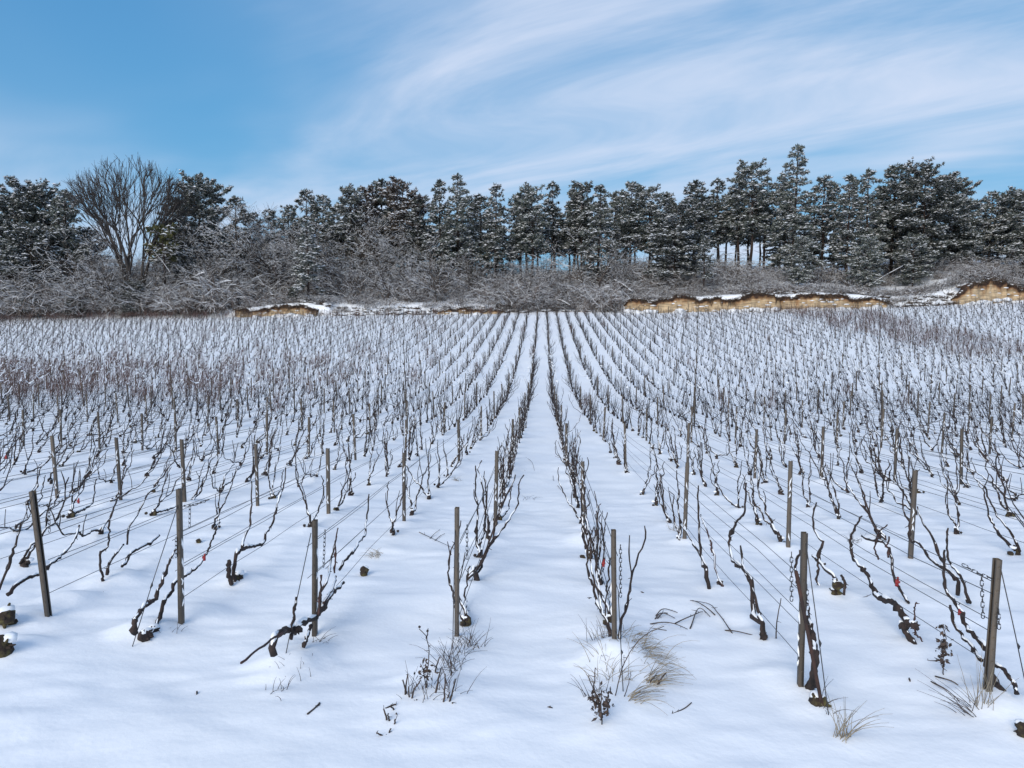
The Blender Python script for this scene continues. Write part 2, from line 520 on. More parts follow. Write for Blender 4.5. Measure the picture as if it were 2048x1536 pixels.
def make_ground():
    xp = np.arange(0, 6.6, 0.05).tolist(); xo = grow(xp[-1] + .05, .055, 75, 1.03, 1.2); xf = grow(xo[-1] + 2, 3, 3000, 1.35, 400)
    xs = np.array(xp + xo + xf); xs = np.concatenate([-xs[:0:-1], xs])
    yn = [-400, -200, -100, -60, -40, -25, -15, -8, -4, -2, -.5, .8, 1.6, 2.2]
    y1 = np.arange(2.6, 10, .045).tolist(); y2 = grow(y1[-1] + .045, .05, 86, 1.02, .8)
    y3 = np.arange(y2[-1] + .5, 97, .3).tolist(); y4 = grow(y3[-1] + .5, .7, 140, 1.1, 2.5); y5 = grow(y4[-1] + 4, 6, 4000, 1.35, 500)
    ys = np.array(yn + y1 + y2 + y3 + y4 + y5)
    X, Y = np.meshgrid(xs, ys)
    Z = groundz(X, Y)
    for (mx, my, a, s) in mounds:
        s = s * 1.45; i0, i1 = np.searchsorted(xs, [mx - 4 * s, mx + 4 * s]); j0, j1 = np.searchsorted(ys, [my - 4 * s, my + 4 * s])
        sx, sy = X[j0:j1, i0:i1], Y[j0:j1, i0:i1]
        r = np.sqrt((sx - mx) ** 2 + (sy - my) ** 2) / s
        r = r * (1 + .35 * (vnoise(sx * 9, sy * 9, a * 100) - .5))
        Z[j0:j1, i0:i1] += .72 * a * np.exp(-r ** 2 * .8) * (1 - .25 * np.exp(-r ** 2 * 4))
    nx, ny = len(xs), len(ys)
    idx = np.arange(nx * ny).reshape(ny, nx)
    F = np.stack([idx[:-1, :-1], idx[:-1, 1:], idx[1:, 1:], idx[1:, :-1]], -1).reshape(-1, 4)
    g = G(); g.add(np.stack([X, Y, Z], -1).reshape(-1, 3), F)
    o = g.build('ground', M['snow'])
    o['kind'] = 'structure'; o['label'] = 'snow-covered ground of the vineyard sloping up to the wooded bank'
    return o


make_ground()

# ------------------------------------------------------------------ cut earth banks at the far edge of the field
def earth_bank(x0, x1, label, seed, over=0.18):
    n = int((x1 - x0) / 0.11); xs = np.linspace(x0, x1, n); m = 17
    by = bankY(xs)
    zf = fieldz(xs, by); ends = np.minimum(sstep(0, 1.3, xs - x0), sstep(0, 1.3, x1 - xs))
    rag = 1.25 * (fbm2(xs * .33, xs * 0 + seed, 2, seed) - .5) + 0.7 * (fbm2(xs * 1.7, xs * 0 + seed, 4, seed + 1) - .5)
    hh = np.maximum(bankH(xs) * (.6 + .4 * ends) + rag, .15)
    bay = .25 + .9 * np.clip(fbm2(xs * .28, xs * 0 + 3.3, 2, seed + 3) - .3, 0, 1)            # the cut swings in and out along its length
    T = np.linspace(0, 1, m)
    V = np.zeros((n, m, 3)); lay = np.zeros((n, m))
    top = .70 + .22 * (fbm2(xs * .9, xs * 0 + 1, 3, seed + 7) - .5)           # depth of the dark topsoil
    for j, t in enumerate(T):
        gul = np.abs(fbm2(xs * 2.1, np.full(n, t * .8), 3, seed + 20) - .5) * 2   # rills washed down the face
        out = 0.55 * (1 - t) ** 1.6 + over * sstep(.78, .95, t) + 0.45 * (fbm2(xs * 1.6, np.full(n, t * 3.0), 4, seed) - .5) + .35 * (gul - .3) + bay
        V[:, j, 0] = xs + .16 * (fbm2(xs * 2, np.full(n, t * 5), 2, seed + 9) - .5)
        V[:, j, 1] = by + .05 + 1.1 * (1 - ends) - np.maximum(out, .1) * ends
        V[:, j, 2] = zf - .25 + (hh + .25) * t + .06 * (fbm2(xs * 5, np.full(n, t * 9), 2, seed + 4) - .5)
        lay[:, j] = t * .46 + .28 * sstep(-.10, .14, t - top - .06) + .25 * (vnoise(xs * 3.1, np.full(n, t * 1.2), seed) - .5)
    back = V[:, -1:, :].copy(); back[:, :, 1] = by[:, None] + .9; back[:, :, 2] += .03
    V = np.concatenate([V, back], 1); lay = np.concatenate([lay, lay[:, -1:]], 1); m += 1
    idx = np.arange(n * m).reshape(n, m)
    F = np.stack([idx[:-1, :-1], idx[1:, :-1], idx[1:, 1:], idx[:-1, 1:]], -1).reshape(-1, 4)
    g = G(); g.add(V.reshape(-1, 3), F)
    o = g.build('earth_bank', M['soil'], smooth=False)
    a = o.data.attributes.new('layer', 'FLOAT', 'POINT'); a.data.foreach_set('value', lay.astype(np.float32).ravel())
    o['kind'] = 'structure'; o['label'] = label
    # snow lip on top, snow caught on ledges and slumped along the foot
    g = G(); rs = np.random.default_rng(seed)
    for i in range(2, n - 2, 2):
        if rs.random() < .62:
            blob(g, V[i, -2] + [0, .30 + rs.normal(0, .12), rs.uniform(-.06, .05)], rs.uniform(.10, .26), i, 0, (1.2, 1.1, .40), .4)
    for i in range(0, n, 2):
        if rs.random() < .5:
            j = rs.integers(2, 13); blob(g, V[i, j] + [0, .04, -.02], rs.uniform(.05, .24), i, 0, (1.9, .7, .45), .5)
        w = vnoise(np.array([xs[i] * .5]), np.array([seed * 3.1]))[0]
        if rs.random() < w * 1.6 - .25:
            blob(g, V[i, 2] + [0, -.25, rs.uniform(-.15, .2)], rs.uniform(.15, .5), i + 500, 0, (1.5, .9, .6), .4)
    g.build('snow_lip', M['treesnow'], o)
    # dark turf fringe and roots hanging over the edge
    g = G(); P0, P1 = [], []
    for i in range(1, n - 1):
        long_ = vnoise(np.array([xs[i] * 1.3]), np.array([seed * 5.7]))[0] > .74
        for _ in range(5):
            p = V[i, -2] + rs.normal(0, .09, 3); d = np.array([rs.normal(0, .22), -rs.uniform(.05, .3), rs.uniform(-.9 if long_ else -.26, .25)])
            P0.append(p); P1.append(p + d)
    prisms(g, np.array(P0), np.array(P1), .030, .010, 3)
    g.build('turf_fringe', M['tussock'], o)
    return o


earth_bank(-38.4, -26.6, 'low ochre earth bank with dark overhanging turf below the lone young pine', 11)
earth_bank(9.2, 28.9, 'long ochre earth bank with a crumbling edge below the pines', 12)
earth_bank(27.2, 41.4, 'ochre earth bank with rounded bay and leaning root clump', 13)
earth_bank(48.6, 56.2, 'tall pale ochre earth cut with snow on both flanks', 14)
earth_bank(54.6, 78, 'low brown earth bank beside the tall pale cut', 15)
earth_bank(-13.5, -4.0, 'small dark brown earth scar below the central thicket', 16, .05)


def tussocks():
    g, s = G(), G(); rs = np.random.default_rng(5)
    P0, P1 = [], []
    for (x0, x1, n) in ((-28.5, -1, 230), (-2, 9.5, 60), (39.5, 50, 130), (10, 40, 110), (-38, -27, 60), (27.5, 30.5, 40)):
        for _ in range(n):
            x = rs.uniform(x0, x1); y = float(bankY(x)) + rs.uniform(-.3, 2.2) + (1.2 if 10 < x < 40 or x < -28 else 0); z = gz(x, y)
            w = rs.uniform(.12, .34)
            for _ in range(14):
                p = np.array([x, y, z - .05]) + rs.normal(0, w * .6, 3) * [1.5, .6, .25]
                P0.append(p); P1.append(p + np.array([rs.normal(0, w), -abs(rs.normal(0, w * .6)), rs.uniform(-.2, .8) * w * 1.3]))
            if rs.random() < .6: blob(s, (x + rs.normal(0, .1), y + .12, z + w * .55), w * rs.uniform(.6, 1.1), rs.integers(999), 0, (1.4, 1, .45), .3)
    prisms(g, np.array(P0), np.array(P1), .045, .012, 3)
    o = g.build('dead_bracken', M['tussock'])
    tag(o, 'dark dead tussocks and bracken poking through snow along the bank', 'bracken', kind='stuff')
    s.build('snow', M['treesnow'], o)


tussocks()

# ------------------------------------------------------------------ trees
def tufts(g, C, D, Sz, rs, nb=8, spread=1.0, wid=.26):
    """needle tufts: nb pointed blades each, around direction D"""
    m = len(C)
    if m == 0: return
    a, b = frames(D)
    ph = rs.uniform(0, 2 * np.pi, (m, nb)); el = rs.uniform(0.1, 1.25, (m, nb)) * spread
    d = (D[:, None] * np.cos(el)[..., None] + (a[:, None] * np.cos(ph)[..., None] + b[:, None] * np.sin(ph)[..., None]) * np.sin(el)[..., None])
    L = Sz[:, None] * rs.uniform(.7, 1.15, (m, nb))
    w = unit(np.cross(d, rs.normal(0, 1, (m, nb, 3)))) * (L * wid * .5)[..., None]
    tip = C[:, None] + d * L[..., None]; mid = C[:, None] + d * (L * .45)[..., None]
    V = np.stack([C[:, None] + 0 * d, mid + w, tip, mid - w], 2)
    F = (np.arange(m * nb) * 4)[:, None] + np.array([[0, 1, 2, 3]])
    g.add(V.reshape(-1, 3), F)


def snow_pads(g, C, Sz, rs):
    m = len(C)
    if m == 0: return
    k = 5
    th = (np.arange(k) * 2 * np.pi / k)[None] + rs.uniform(0, 6, (m, 1))
    r = Sz[:, None] * rs.uniform(.6, 1.15, (m, k))
    ring = np.stack([C[:, 0:1] + np.cos(th) * r, C[:, 1:2] + np.sin(th) * r, C[:, 2:3] - Sz[:, None] * rs.uniform(.0, .35, (m, k))], -1)
    top = C + np.stack([np.zeros(m), np.zeros(m), Sz * .35], 1)
    V = np.concatenate([top[:, None], ring], 1)
    i = np.arange(k); t = np.stack([np.zeros(k, int), 1 + i, 1 + (i + 1) % k], 1)
    g.add(V.reshape(-1, 3), ((np.arange(m) * (k + 1))[:, None, None] + t[None]).reshape(-1, 3))


def pine(name, seed, H, crown, rad, shape, nb, snow=.5, needle='needle', tuft=.42, dens=1.0, flat=.16):
    """H height, crown: fraction of the trunk that is bare, rad: crown radius"""
    rs = np.random.default_rng(seed)
    root = empty(name)
    # trunk
    k = 12; t = np.linspace(0, 1, k)
    ax, ay = np.cumsum(rs.normal(0, .010 * H, k)) * .35, np.cumsum(rs.normal(0, .010 * H, k)) * .35
    TP = np.stack([ax - ax[0], ay - ay[0], t * H - .3 * (t == 0)], 1)
    TR = (.0145 * H) * (1 - t) ** .8 + .02
    g = G(); tube(g, TP, TR, 8, .08, rs)
    g.build('trunk', M['pinebark'], root)
    gb = G(); bp0, bp1, br0, br1 = [], [], [], []
    C, D, Sz = [], [], []
    sp0, sp1, sr0, sr1 = [], [], [], []
    nw = max(int((1 - crown) * H / .82), 4)            # boughs stand in whorls, so the crown is layered
    for i in range(nb):
        f = float(np.clip((i % nw + .5) / nw + rs.normal(0, .22) / nw, 0, 1))
        tt = crown + (1 - crown) * f ** .9 * .985
        if shape == 'cone': pr = (1 - f) ** .75 * .92 + .10
        elif shape == 'broad': pr = math.sqrt(max(1 - (1.55 * f - .62) ** 2, .0)) * .92 + .1 if f < .985 else .25
        elif shape == 'top': pr = math.sqrt(max(1 - (1.75 * f - .85) ** 2, .02)) * .9 + .08
        else: pr = (1 - f) ** .6 * .75 + .22
        L = rad * pr * rs.uniform(.42, 1.14)
        az = rs.uniform(0, 6.283)
        p = np.array([np.interp(tt, t, TP[:, j]) for j in range(3)])
        el = rs.normal(.04 + .62 * f ** 2, .13) if shape != 'cone' else rs.normal(-.08 + .60 * f ** 2, .10)
        ns = 5; pts = [p]; d = np.array([math.cos(az) * math.cos(el), math.sin(az) * math.cos(el), math.sin(el)])
        for s_ in range(ns):
            d = d + np.array([rs.normal(0, .14), rs.normal(0, .14), rs.normal(.05 if s_ > 2 else -.06, .07)]); d /= np.linalg.norm(d)
            pts.append(pts[-1] + d * L / ns)
        pts = np.array(pts); rr = np.linspace(.012 * L + .012, .008, ns + 1)
        bp0 += list(pts[:-1]); bp1 += list(pts[1:]); br0 += list(rr[:-1]); br1 += list(rr[1:])
        # branchlets with tufts
        nbr = max(int(L * 5.2 * dens), 3)
        for q in range(nbr):
            u = rs.uniform(.22, 1) ** .8
            j = min(int(u * ns), ns - 1); bp = pts[j] + (pts[j + 1] - pts[j]) * (u * ns - j)
            ld = unit(pts[j + 1] - pts[j]); side = np.cross(ld, [0, 0, 1]) * rs.choice([-1, 1])
            bd = unit(ld * rs.uniform(.3, 1) + side * rs.uniform(.2, 1.1) + np.array([0, 0, rs.normal(.06, flat)]))
            bl = (.22 + .30 * L * (1 - .55 * u)) * rs.uniform(.5, 1.1)
            e = bp + bd * bl
            bp0.append(bp); bp1.append(e); br0.append(.010); br1.append(.005)
            nt = max(int(bl / .20), 1)
            for w in range(nt):
                c = bp + (e - bp) * ((w + 1) / nt) + rs.normal(0, .05, 3)
                C.append(c); D.append(unit(bd + np.array([0, 0, rs.uniform(.1, .9)]) + rs.normal(0, .3, 3))); Sz.append(tuft * rs.uniform(.65, 1.15))
        C.append(pts[-1]); D.append(unit(d + np.array([0, 0, .8]))); Sz.append(tuft)
    for q in range(12):
        C.append(TP[-1] + np.array([rs.normal(0, .10), rs.normal(0, .10), -rs.uniform(0, .9)])); D.append(unit(rs.normal(0, .4, 3) + np.array([0, 0, 1]))); Sz.append(tuft * 1.1)
    # dead stubs on the bare trunk
    for q in range(int(14 * crown * H / 6)):
        tt = rs.uniform(.12, max(crown, .2)); p = np.array([np.interp(tt, t, TP[:, j]) for j in range(3)]); az = rs.uniform(0, 6.28)
        bp0.append(p); bp1.append(p + np.array([math.cos(az), math.sin(az), rs.normal(0, .3)]) * rs.uniform(.3, 1.3)); br0.append(.02); br1.append(.006)
    prisms(gb, np.array(bp0), np.array(bp1), np.array(br0), np.array(br1), 4)
    gb.build('branches', M['pinebark'], root)
    C, D, Sz = np.array(C), np.array(D), np.array(Sz)
    g = G(); tufts(g, C, D, Sz, rs); g.build('crown', M[needle], root, smooth=False)
    # snow lies on the tops of the outer tufts
    out = np.linalg.norm(C[:, :2], axis=1) / (rad + .01)
    msk = rs.random(len(C)) < snow * .64 * (.38 + .8 * out)
    g = G(); snow_pads(g, C[msk] + D[msk] * (Sz[msk] * .35)[:, None] + np.array([0, 0, .05]), Sz[msk] * rs.uniform(.38, .78, msk.sum()), rs)
    P0, P1, r0 = np.array(bp0), np.array(bp1), np.array(br0)
    sl = np.abs(unit(P1 - P0)[:, 2]) < .6; pk = sl & (rs.random(len(P0)) < .5)
    off = np.array([0, 0, 1.0]) * (r0[pk] + .01)[:, None]
    prisms(g, P0[pk] + off, P1[pk] + off, r0[pk] * .8 + .014, .012, 3)
    g.build('snow', M['treesnow'], root, smooth=False)
    root['h'] = float(C[:, 2].max()) + .2
    return root


def branching(rs, p, d, L, r, depth, out, spread=.55, up=.12, ratio=.72, nseg=3, kids=(2, 3), wig=.22):
    pts = [p]
    for s_ in range(nseg):
        d = unit(d + rs.normal(0, wig, 3) + np.array([0, 0, up * .4])); pts.append(pts[-1] + d * L / nseg)
    rr = np.linspace(r, r * .62, nseg + 1)
    for a in range(nseg): out.append((pts[a], pts[a + 1], rr[a], rr[a + 1]))
    if depth == 0: return
    for q in range(rs.integers(kids[0], kids[1] + 1)):
        a = rs.integers(1, nseg + 1) if q else nseg
        ax = unit(np.cross(d, rs.normal(0, 1, 3))); ang = rs.normal(spread, .16) if q else rs.normal(.2, .12)
        nd = unit(d * math.cos(ang) + ax * math.sin(ang) + np.array([0, 0, up]))
        branching(rs, pts[a], nd, L * ratio * rs.uniform(.75, 1.15), rr[a] * (.72 if q else .85), depth - 1, out, spread, up, ratio, nseg, kids, wig)


def bare_tree(name, seed, H, stems, spread, depth, snow, mat_, up=.12, twig=True, kids=(2, 3), tilt=.25, first=.3, minr=.0, wig=.22):
    rs = np.random.default_rng(seed); root = empty(name)
    out = []
    for s_ in range(stems):
        az = s_ * 6.283 / max(stems, 1) + rs.uniform(0, 1); d0 = unit(np.array([math.cos(az) * tilt, math.sin(az) * tilt, 1.0]))
        branching(rs, np.array([0, 0, -.2]), d0, H * first, .014 * H, depth, out, spread, up, .74, 3, kids, wig)
    P0 = np.array([o[0] for o in out]); P1 = np.array([o[1] for o in out]); R0 = np.array([o[2] for o in out]); R1 = np.array([o[3] for o in out])
    sc = H / P1[:, 2].max(); P0, P1 = P0 * sc, P1 * sc
    R0, R1 = np.maximum(R0, minr), np.maximum(R1, minr)
    big = R0 > .05 * H / 10
    g = G(); prisms(g, P0[big], P1[big], R0[big], R1[big], 6); g.build('trunk', mat_, root)
    g = G(); prisms(g, P0[~big], P1[~big], R0[~big], R1[~big], 3); g.build('crown', mat_, root)
    D = unit(P1 - P0); k = (np.abs(D[:, 2]) < .82) & (rs.random(len(P0)) < snow)
    off = np.array([0, 0, 1.0]) * (np.minimum(R0[k], .06) * .75 + .006)[:, None]
    g = G(); prisms(g, P0[k] + off, P1[k] + off, np.minimum(R0[k], .07) * .65 + .007, np.minimum(R1[k], .07) * .65 + .006, 3)
    if k.any(): g.build('snow', M['treesnow'], root)
    root['h'] = H
    return root


def dome_tree(name, seed, H, W, mat_):
    """wide leafless tree: limbs fan out from a short trunk to a rounded crown"""
    rs = np.random.default_rng(seed); root = empty(name); segs = []
    cz, rz_ = .50 * H, .50 * H

    def shell(u, f): return np.array([u[0] * W, u[1] * W, cz + u[2] * rz_]) * [f, f, 1] * [1, 1, 1] if f == 1 else np.array([u[0] * W * f, u[1] * W * f, cz + (u[2] * rz_) * f])

    def curve(p, d, e, r0, r1, n):
        L = np.linalg.norm(e - p); t = np.linspace(0, 1, n + 1)[:, None]; c = p + d * L * .45 + rs.normal(0, .04, 3) * L
        P = (1 - t) ** 2 * p + 2 * t * (1 - t) * c + t * t * e
        P[1:-1] += rs.normal(0, .012 * L, (n - 1, 3)); r = np.linspace(r0, r1, n + 1)
        for a in range(n): segs.append((P[a], P[a + 1], r[a], r[a + 1]))
        return P

    C0 = np.array([0, 0, .12 * H])

    def reach(p, d):
        a_ = np.array([p[0] / W, p[1] / W, (p[2] - cz) / rz_]); b_ = np.array([d[0] / W, d[1] / W, d[2] / rz_])
        A_, B_, C_ = b_ @ b_, 2 * a_ @ b_, a_ @ a_ - 1; D_ = B_ * B_ - 4 * A_ * C_
        return max((-B_ + math.sqrt(D_)) / (2 * A_), .5) if D_ > 0 else .5

    tops = []
    for st in range(3):
        az = st * 2.1 + .4; b = np.array([math.cos(az) * .25, math.sin(az) * .25, -.2]); e = np.array([math.cos(az) * W * .22, math.sin(az) * W * .14, H * rs.uniform(.26, .34)])
        tops.append((curve(b, np.array([0, 0, 1.0]), e, .20, .15, 4), e))
    for st in range(3):
        for i in range(5):
            P, e0 = tops[st]; j = rs.integers(2, 5); p = P[j]
            u = unit(np.array([e0[0] / W * 1.6 + rs.normal(0, .42), e0[1] / W + rs.normal(0, .35), rs.uniform(.15, 1.0)])); q = shell(u, .86)
            A = curve(p, unit(P[j] - P[j - 1]), q, .12, .03, 7)
            for _ in range(9):
                k = rs.integers(2, 7); v = unit(u + rs.normal(0, .34, 3)); v[2] = max(v[2], -.15); ro = unit(unit(A[k] - C0) + rs.normal(0, .30, 3)); B = curve(A[k], unit(A[k] - A[k - 1] + ro), A[k] + ro * reach(A[k], ro) * rs.uniform(.6, 1.0), .045, .022, 5)
                for _ in range(5):
                    m_ = rs.integers(1, 5); w = unit(unit(B[m_] - C0) + rs.normal(0, .32, 3)); T = B[m_] + w * min(reach(B[m_], w) * rs.uniform(.6, 1.08), 3.2); Cc = curve(B[m_], w, T, .020, .012, 3)
                    for _ in range(3):
                        k2 = rs.integers(0, 3); dd = unit(Cc[k2 + 1] - Cc[k2] + rs.normal(0, .35, 3) * .3); segs.append((Cc[k2], Cc[k2] + dd * rs.uniform(.4, 1.0), .012, .010))
    P0, P1, R0, R1 = (np.array([o[i] for o in segs]) for i in range(4))
    b = R0 > .05
    g = G(); prisms(g, P0[b], P1[b], R0[b], R1[b], 6); g.build('trunk', mat_, root)
    g = G(); prisms(g, P0[~b], P1[~b], R0[~b], R1[~b], 3); g.build('crown', mat_, root)
    root['h'] = H
    return root


def bush(name, seed, H, W, n, snow, mat_='twig'):
    rs = np.random.default_rng(seed); root = empty(name); P0, P1, R0 = [], [], []
    for i in range(n):
        az = rs.uniform(0, 6.283); p = np.array([rs.normal(0, W * .28), rs.normal(0, W * .22), -.05])
        d = unit(np.array([math.cos(az) * rs.uniform(.15, .9), math.sin(az) * rs.uniform(.15, .9), 1.0])); L = H * rs.uniform(.55, 1.25); ns = 5
        for s_ in range(ns):
            d = unit(d + rs.normal(0, .16, 3) + np.array([d[0], d[1], -.9]) * .13 * s_); q = p + d * L / ns
            P0.append(p); P1.append(q); R0.append(.012 * (1 - s_ / ns) + .0055)
            if s_ > 0:
                for _ in range(3):
                    e = unit(d + rs.normal(0, .65, 3)); ll = L * rs.uniform(.10, .26); m_ = p + (q - p) * rs.random()
                    P0.append(m_); P1.append(m_ + e * ll); R0.append(.0055)
            p = q
    P0, P1, R0 = np.array(P0), np.array(P1), np.array(R0)
    g = G(); prisms(g, P0, P1, R0, R0 * .7, 3); g.build('twigs', M[mat_], root)
    D = unit(P1 - P0); k = (np.abs(D[:, 2]) < .85) & (rs.random(len(P0)) < snow)
    off = np.array([0, 0, 1.0]) * (R0[k] * .8 + .004)[:, None]
    g = G(); prisms(g, P0[k] + off, P1[k] + off, R0[k] * .7 + .0065, R0[k] * .6 + .005, 3); g.build('snow', M['treesnow'], root)
    root['h'] = H
    return root


PROTO = {
    'cone1': pine('pine_tree', 21, 17, .16, 3.7, 'cone', 135, .8),
    'cone2': pine('pine_tree', 22, 14, .24, 2.8, 'cone', 110, .85),
    'broad1': pine('pine_tree', 23, 15, .12, 5.4, 'broad', 140, .75),
    'broad2': pine('pine_tree', 24, 13, .18, 4.5, 'broad', 115, .85),
    'top1': pine('pine_tree', 25, 14, .40, 2.9, 'top', 95, .85),
    'top2': pine('pine_tree', 26, 15, .42, 2.7, 'cone', 90, .85),
    'top3': pine('pine_tree', 27, 13.5, .34, 3.1, 'thin', 105, .8),
    'thin1': pine('pine_tree', 28, 12, .28, 2.2, 'thin', 70, 1.0, flat=.15),
    'thin2': pine('pine_tree', 29, 11, .18, 2.5, 'thin', 70, 1.3, flat=.12),
    'red1': pine('pine_tree', 30, 13, .32, 2.9, 'top', 95, .85, 'needle_red'),
    'dense1': pine('pine_tree', 31, 11, .05, 3.5, 'broad', 120, .8),
    'oak1': bare_tree('bare_tree', 41, 8, 2, .68, 5, .55, M['limb'], .06, kids=(3, 3), minr=.0075),
    'oak2': bare_tree('bare_tree', 42, 9, 1, .70, 6, .50, M['limb'], .04, kids=(3, 3), minr=.0075),
    'oak3': bare_tree('bare_tree', 43, 6, 3, .66, 4, .6, M['limb'], .05, tilt=.5, kids=(3, 4), minr=.0075),
    'scrub1': bush('scrub_bush', 55, 1.0, 1.7, 46, .45),
    'scrub2': bush('scrub_bush', 56, .9, 2.0, 44, .3),
    'brush1': bush('thicket_bush', 51, 2.6, 3.2, 100, .46),
    'brush2': bush('thicket_bush', 52, 3.2, 2.8, 95, .40),
    'brush3': bush('thicket_bush', 53, 2.0, 3.4, 90, .5),
    'brush4': bush('thicket_bush', 54, 2.4, 2.4, 85, .36),
}
USED = set()


def plant(kind, x, y, h, label, cat, group, wx=1.0, rz=None, z=None):
    if kind in USED: o = copy_tree(PROTO[kind])
    else: o = PROTO[kind]; USED.add(kind)
    s = h / o['h']
    o.location = (x, y, (gz(x, y) if z is None else z) - .05)
    o.rotation_euler = (0, 0, rng.uniform(0, 6.283) if rz is None else rz)
    o.scale = (s * wx, s * wx, s)
    tag(o, label, cat, group)
    return o


def plant_px(kind, px, ytop, Y, label, cat, group, wx=1.0, rz=None):
    p = at_depth(px, ytop, Y); z = gz(p[0], Y)
    return plant(kind, p[0], Y, p[2] - z, label, cat, group, wx, rz)


# front pines, from left to right: kind, px, top, distance, label
PG = 'pines of the wood above the field'
PINES = [
    ('broad1', -30, 405, 100, 'broad snowy pine cut off by the left picture edge'),
    ('broad2', 38, 356, 103, 'broad pine with knobbly flat top nearest the left picture edge'),
    ('broad1', 88, 362, 104, 'broad snowy pine, second of the dense clump far left'),
    ('top3', 125, 376, 101, 'rounded snowy pine just left of the big bare tree'),
    ('dense1', 60, 440, 97, 'low dense dark pine in front of the far left clump'),
    ('dense1', 5, 470, 96, 'low dark pine with boughs to the ground, leftmost front'),
    ('broad1', 395, 340, 102, 'big broad pine just right of the big bare tree'),
    ('top3', 345, 400, 106, 'smaller pine between the big bare tree and the broad pine'),
    ('top3', 508, 424, 109, 'low pine left in the low gap of the treeline'),
    ('thin1', 540, 418, 111, 'slim pine at the middle of the low gap'),
    ('top3', 574, 408, 109, 'low rounded pine right in the low gap of the treeline'),
    ('thin1', 960, 388, 106, 'slim pine between the pointed pine and the blunt snowy one'),
    ('thin1', 1232, 382, 107, 'slim pine left of the twin-leader pine'),
    ('thin1', 1335, 384, 107, 'slim pine behind the low-boughed snowy pine'),
    ('thin1', 1765, 372, 107, 'slim pine between the twin-topped pair and the crooked-bough pine'),
    ('thin1', 470, 392, 99, 'slim snowy pine with pointed top beside the low gap in the treeline'),
    ('thin2', 612, 436, 91.6, 'young snow-laden pine standing alone on the bank edge'),
    ('thin1', 612, 378, 107, 'thin spire-topped pine behind the lone young pine'),
    ('top3', 645, 388, 108, 'bushy pine right of the thin spire-topped pine'),
    ('top1', 700, 369, 106, 'snowy pine at the left end of the brownish pine group'),
    ('red1', 735, 366, 108, 'brownish snowy pine, left one of two'),
    ('red1', 803, 354, 107, 'reddish-brown topped pine, taller one of two'),
    ('top3', 765, 358, 110, 'dark pine between the two brownish pines'),
    ('top2', 838, 395, 106, 'lower pine right of the reddish-brown topped pine'),
    ('cone2', 880, 358, 103, 'dense dark pine left of the pointed pine'),
    ('cone1', 918, 346, 102, 'tall dense pine with sharply pointed top left of centre'),
    ('cone2', 990, 367, 103, 'full snowy pine with blunt slanting top'),
    ('top1', 1064, 366, 104, 'pine with thick reddish bare trunk at the centre'),
    ('top3', 1042, 385, 106, 'pine crowding the left side of the thick-trunked pine'),
    ('top2', 1110, 363, 108, 'slender pine with long bare trunk and sky behind'),
    ('top2', 1150, 365, 109, 'slender bare-trunked pine, second right of the thick-trunked pine'),
    ('top1', 1165, 360, 107, 'slim pine with stepped crown left of the dense snowy pine'),
    ('cone2', 1200, 369, 100, 'dense snowy pine behind the tall bare sapling'),
    ('top3', 1262, 361, 105, 'pine with twin leaders over a gap of sky'),
    ('top1', 1300, 368, 106, 'rounded snowy pine right of the twin-leader pine'),
    ('broad2', 1352, 392, 97, 'snowy pine with boughs hanging low over the ochre bank'),
    ('top3', 1395, 360, 104, 'snow-dusted pine where the treeline begins to climb'),
    ('thin1', 1410, 470, 92.5, 'thin leaning young pine rooted on the bank edge'),
    ('top2', 1440, 356, 107, 'slim pine left of the tall dark pair'),
    ('top2', 1480, 345, 106, 'dark bare-trunked pine, left one of the tall dark pair'),
    ('top1', 1506, 318, 104, 'tall dark pine with ragged flat crown, right of the pair'),
    ('top2', 1532, 352, 108, 'bare-trunked pine with sky beside it, left of the tallest pine'),
    ('cone1', 1592, 288, 101, 'tallest pine, pointed and towering over the right part of the wood'),
    ('dense1', 1600, 470, 96, 'low spreading pine at the foot of the tallest pine'),
    ('thin1', 1650, 350, 108, 'thin open pine right of the tallest pine'),
    ('cone2', 1702, 349, 100, 'slim pine, left one of the twin-topped pair'),
    ('cone2', 1738, 337, 102, 'dense pine, right one of the twin-topped pair'),
    ('dense1', 1735, 470, 95, 'low pine with a long snowy bough sweeping down'),
    ('top3', 1790, 328, 105, 'open-crowned pine with a crooked bough left of the broad giant'),
    ('broad1', 1852, 317, 101, 'giant broad dome-crowned pine with twin trunks at right'),
    ('broad1', 1905, 345, 104, 'broad pine merging with the right side of the giant dome'),
    ('broad2', 1935, 395, 107, 'lower pine at the right shoulder of the giant dome'),
    ('dense1', 1830, 465, 97, 'snowy low-boughed pine below the giant dome'),
    ('top3', 1985, 380, 108, 'snowy pine, second from the right picture edge'),
    ('top1', 2022, 380, 106, 'pointed snowy pine next to the right picture edge'),
    ('broad2', 2055, 372, 103, 'pine cut off by the right picture edge'),
]
for (kd, px, yt, Y, lab) in PINES:
    wx = {'broad1': 1.0, 'cone1': 1.0}.get(kd, 1.0)
    wx *= {395: .82, 38: .88, 88: .85, -30: .85, 1905: .85}.get(px, 1.0)
    plant_px(kd, px, yt, Y, lab, 'pine tree', PG, wx * rng.uniform(.92, 1.08))

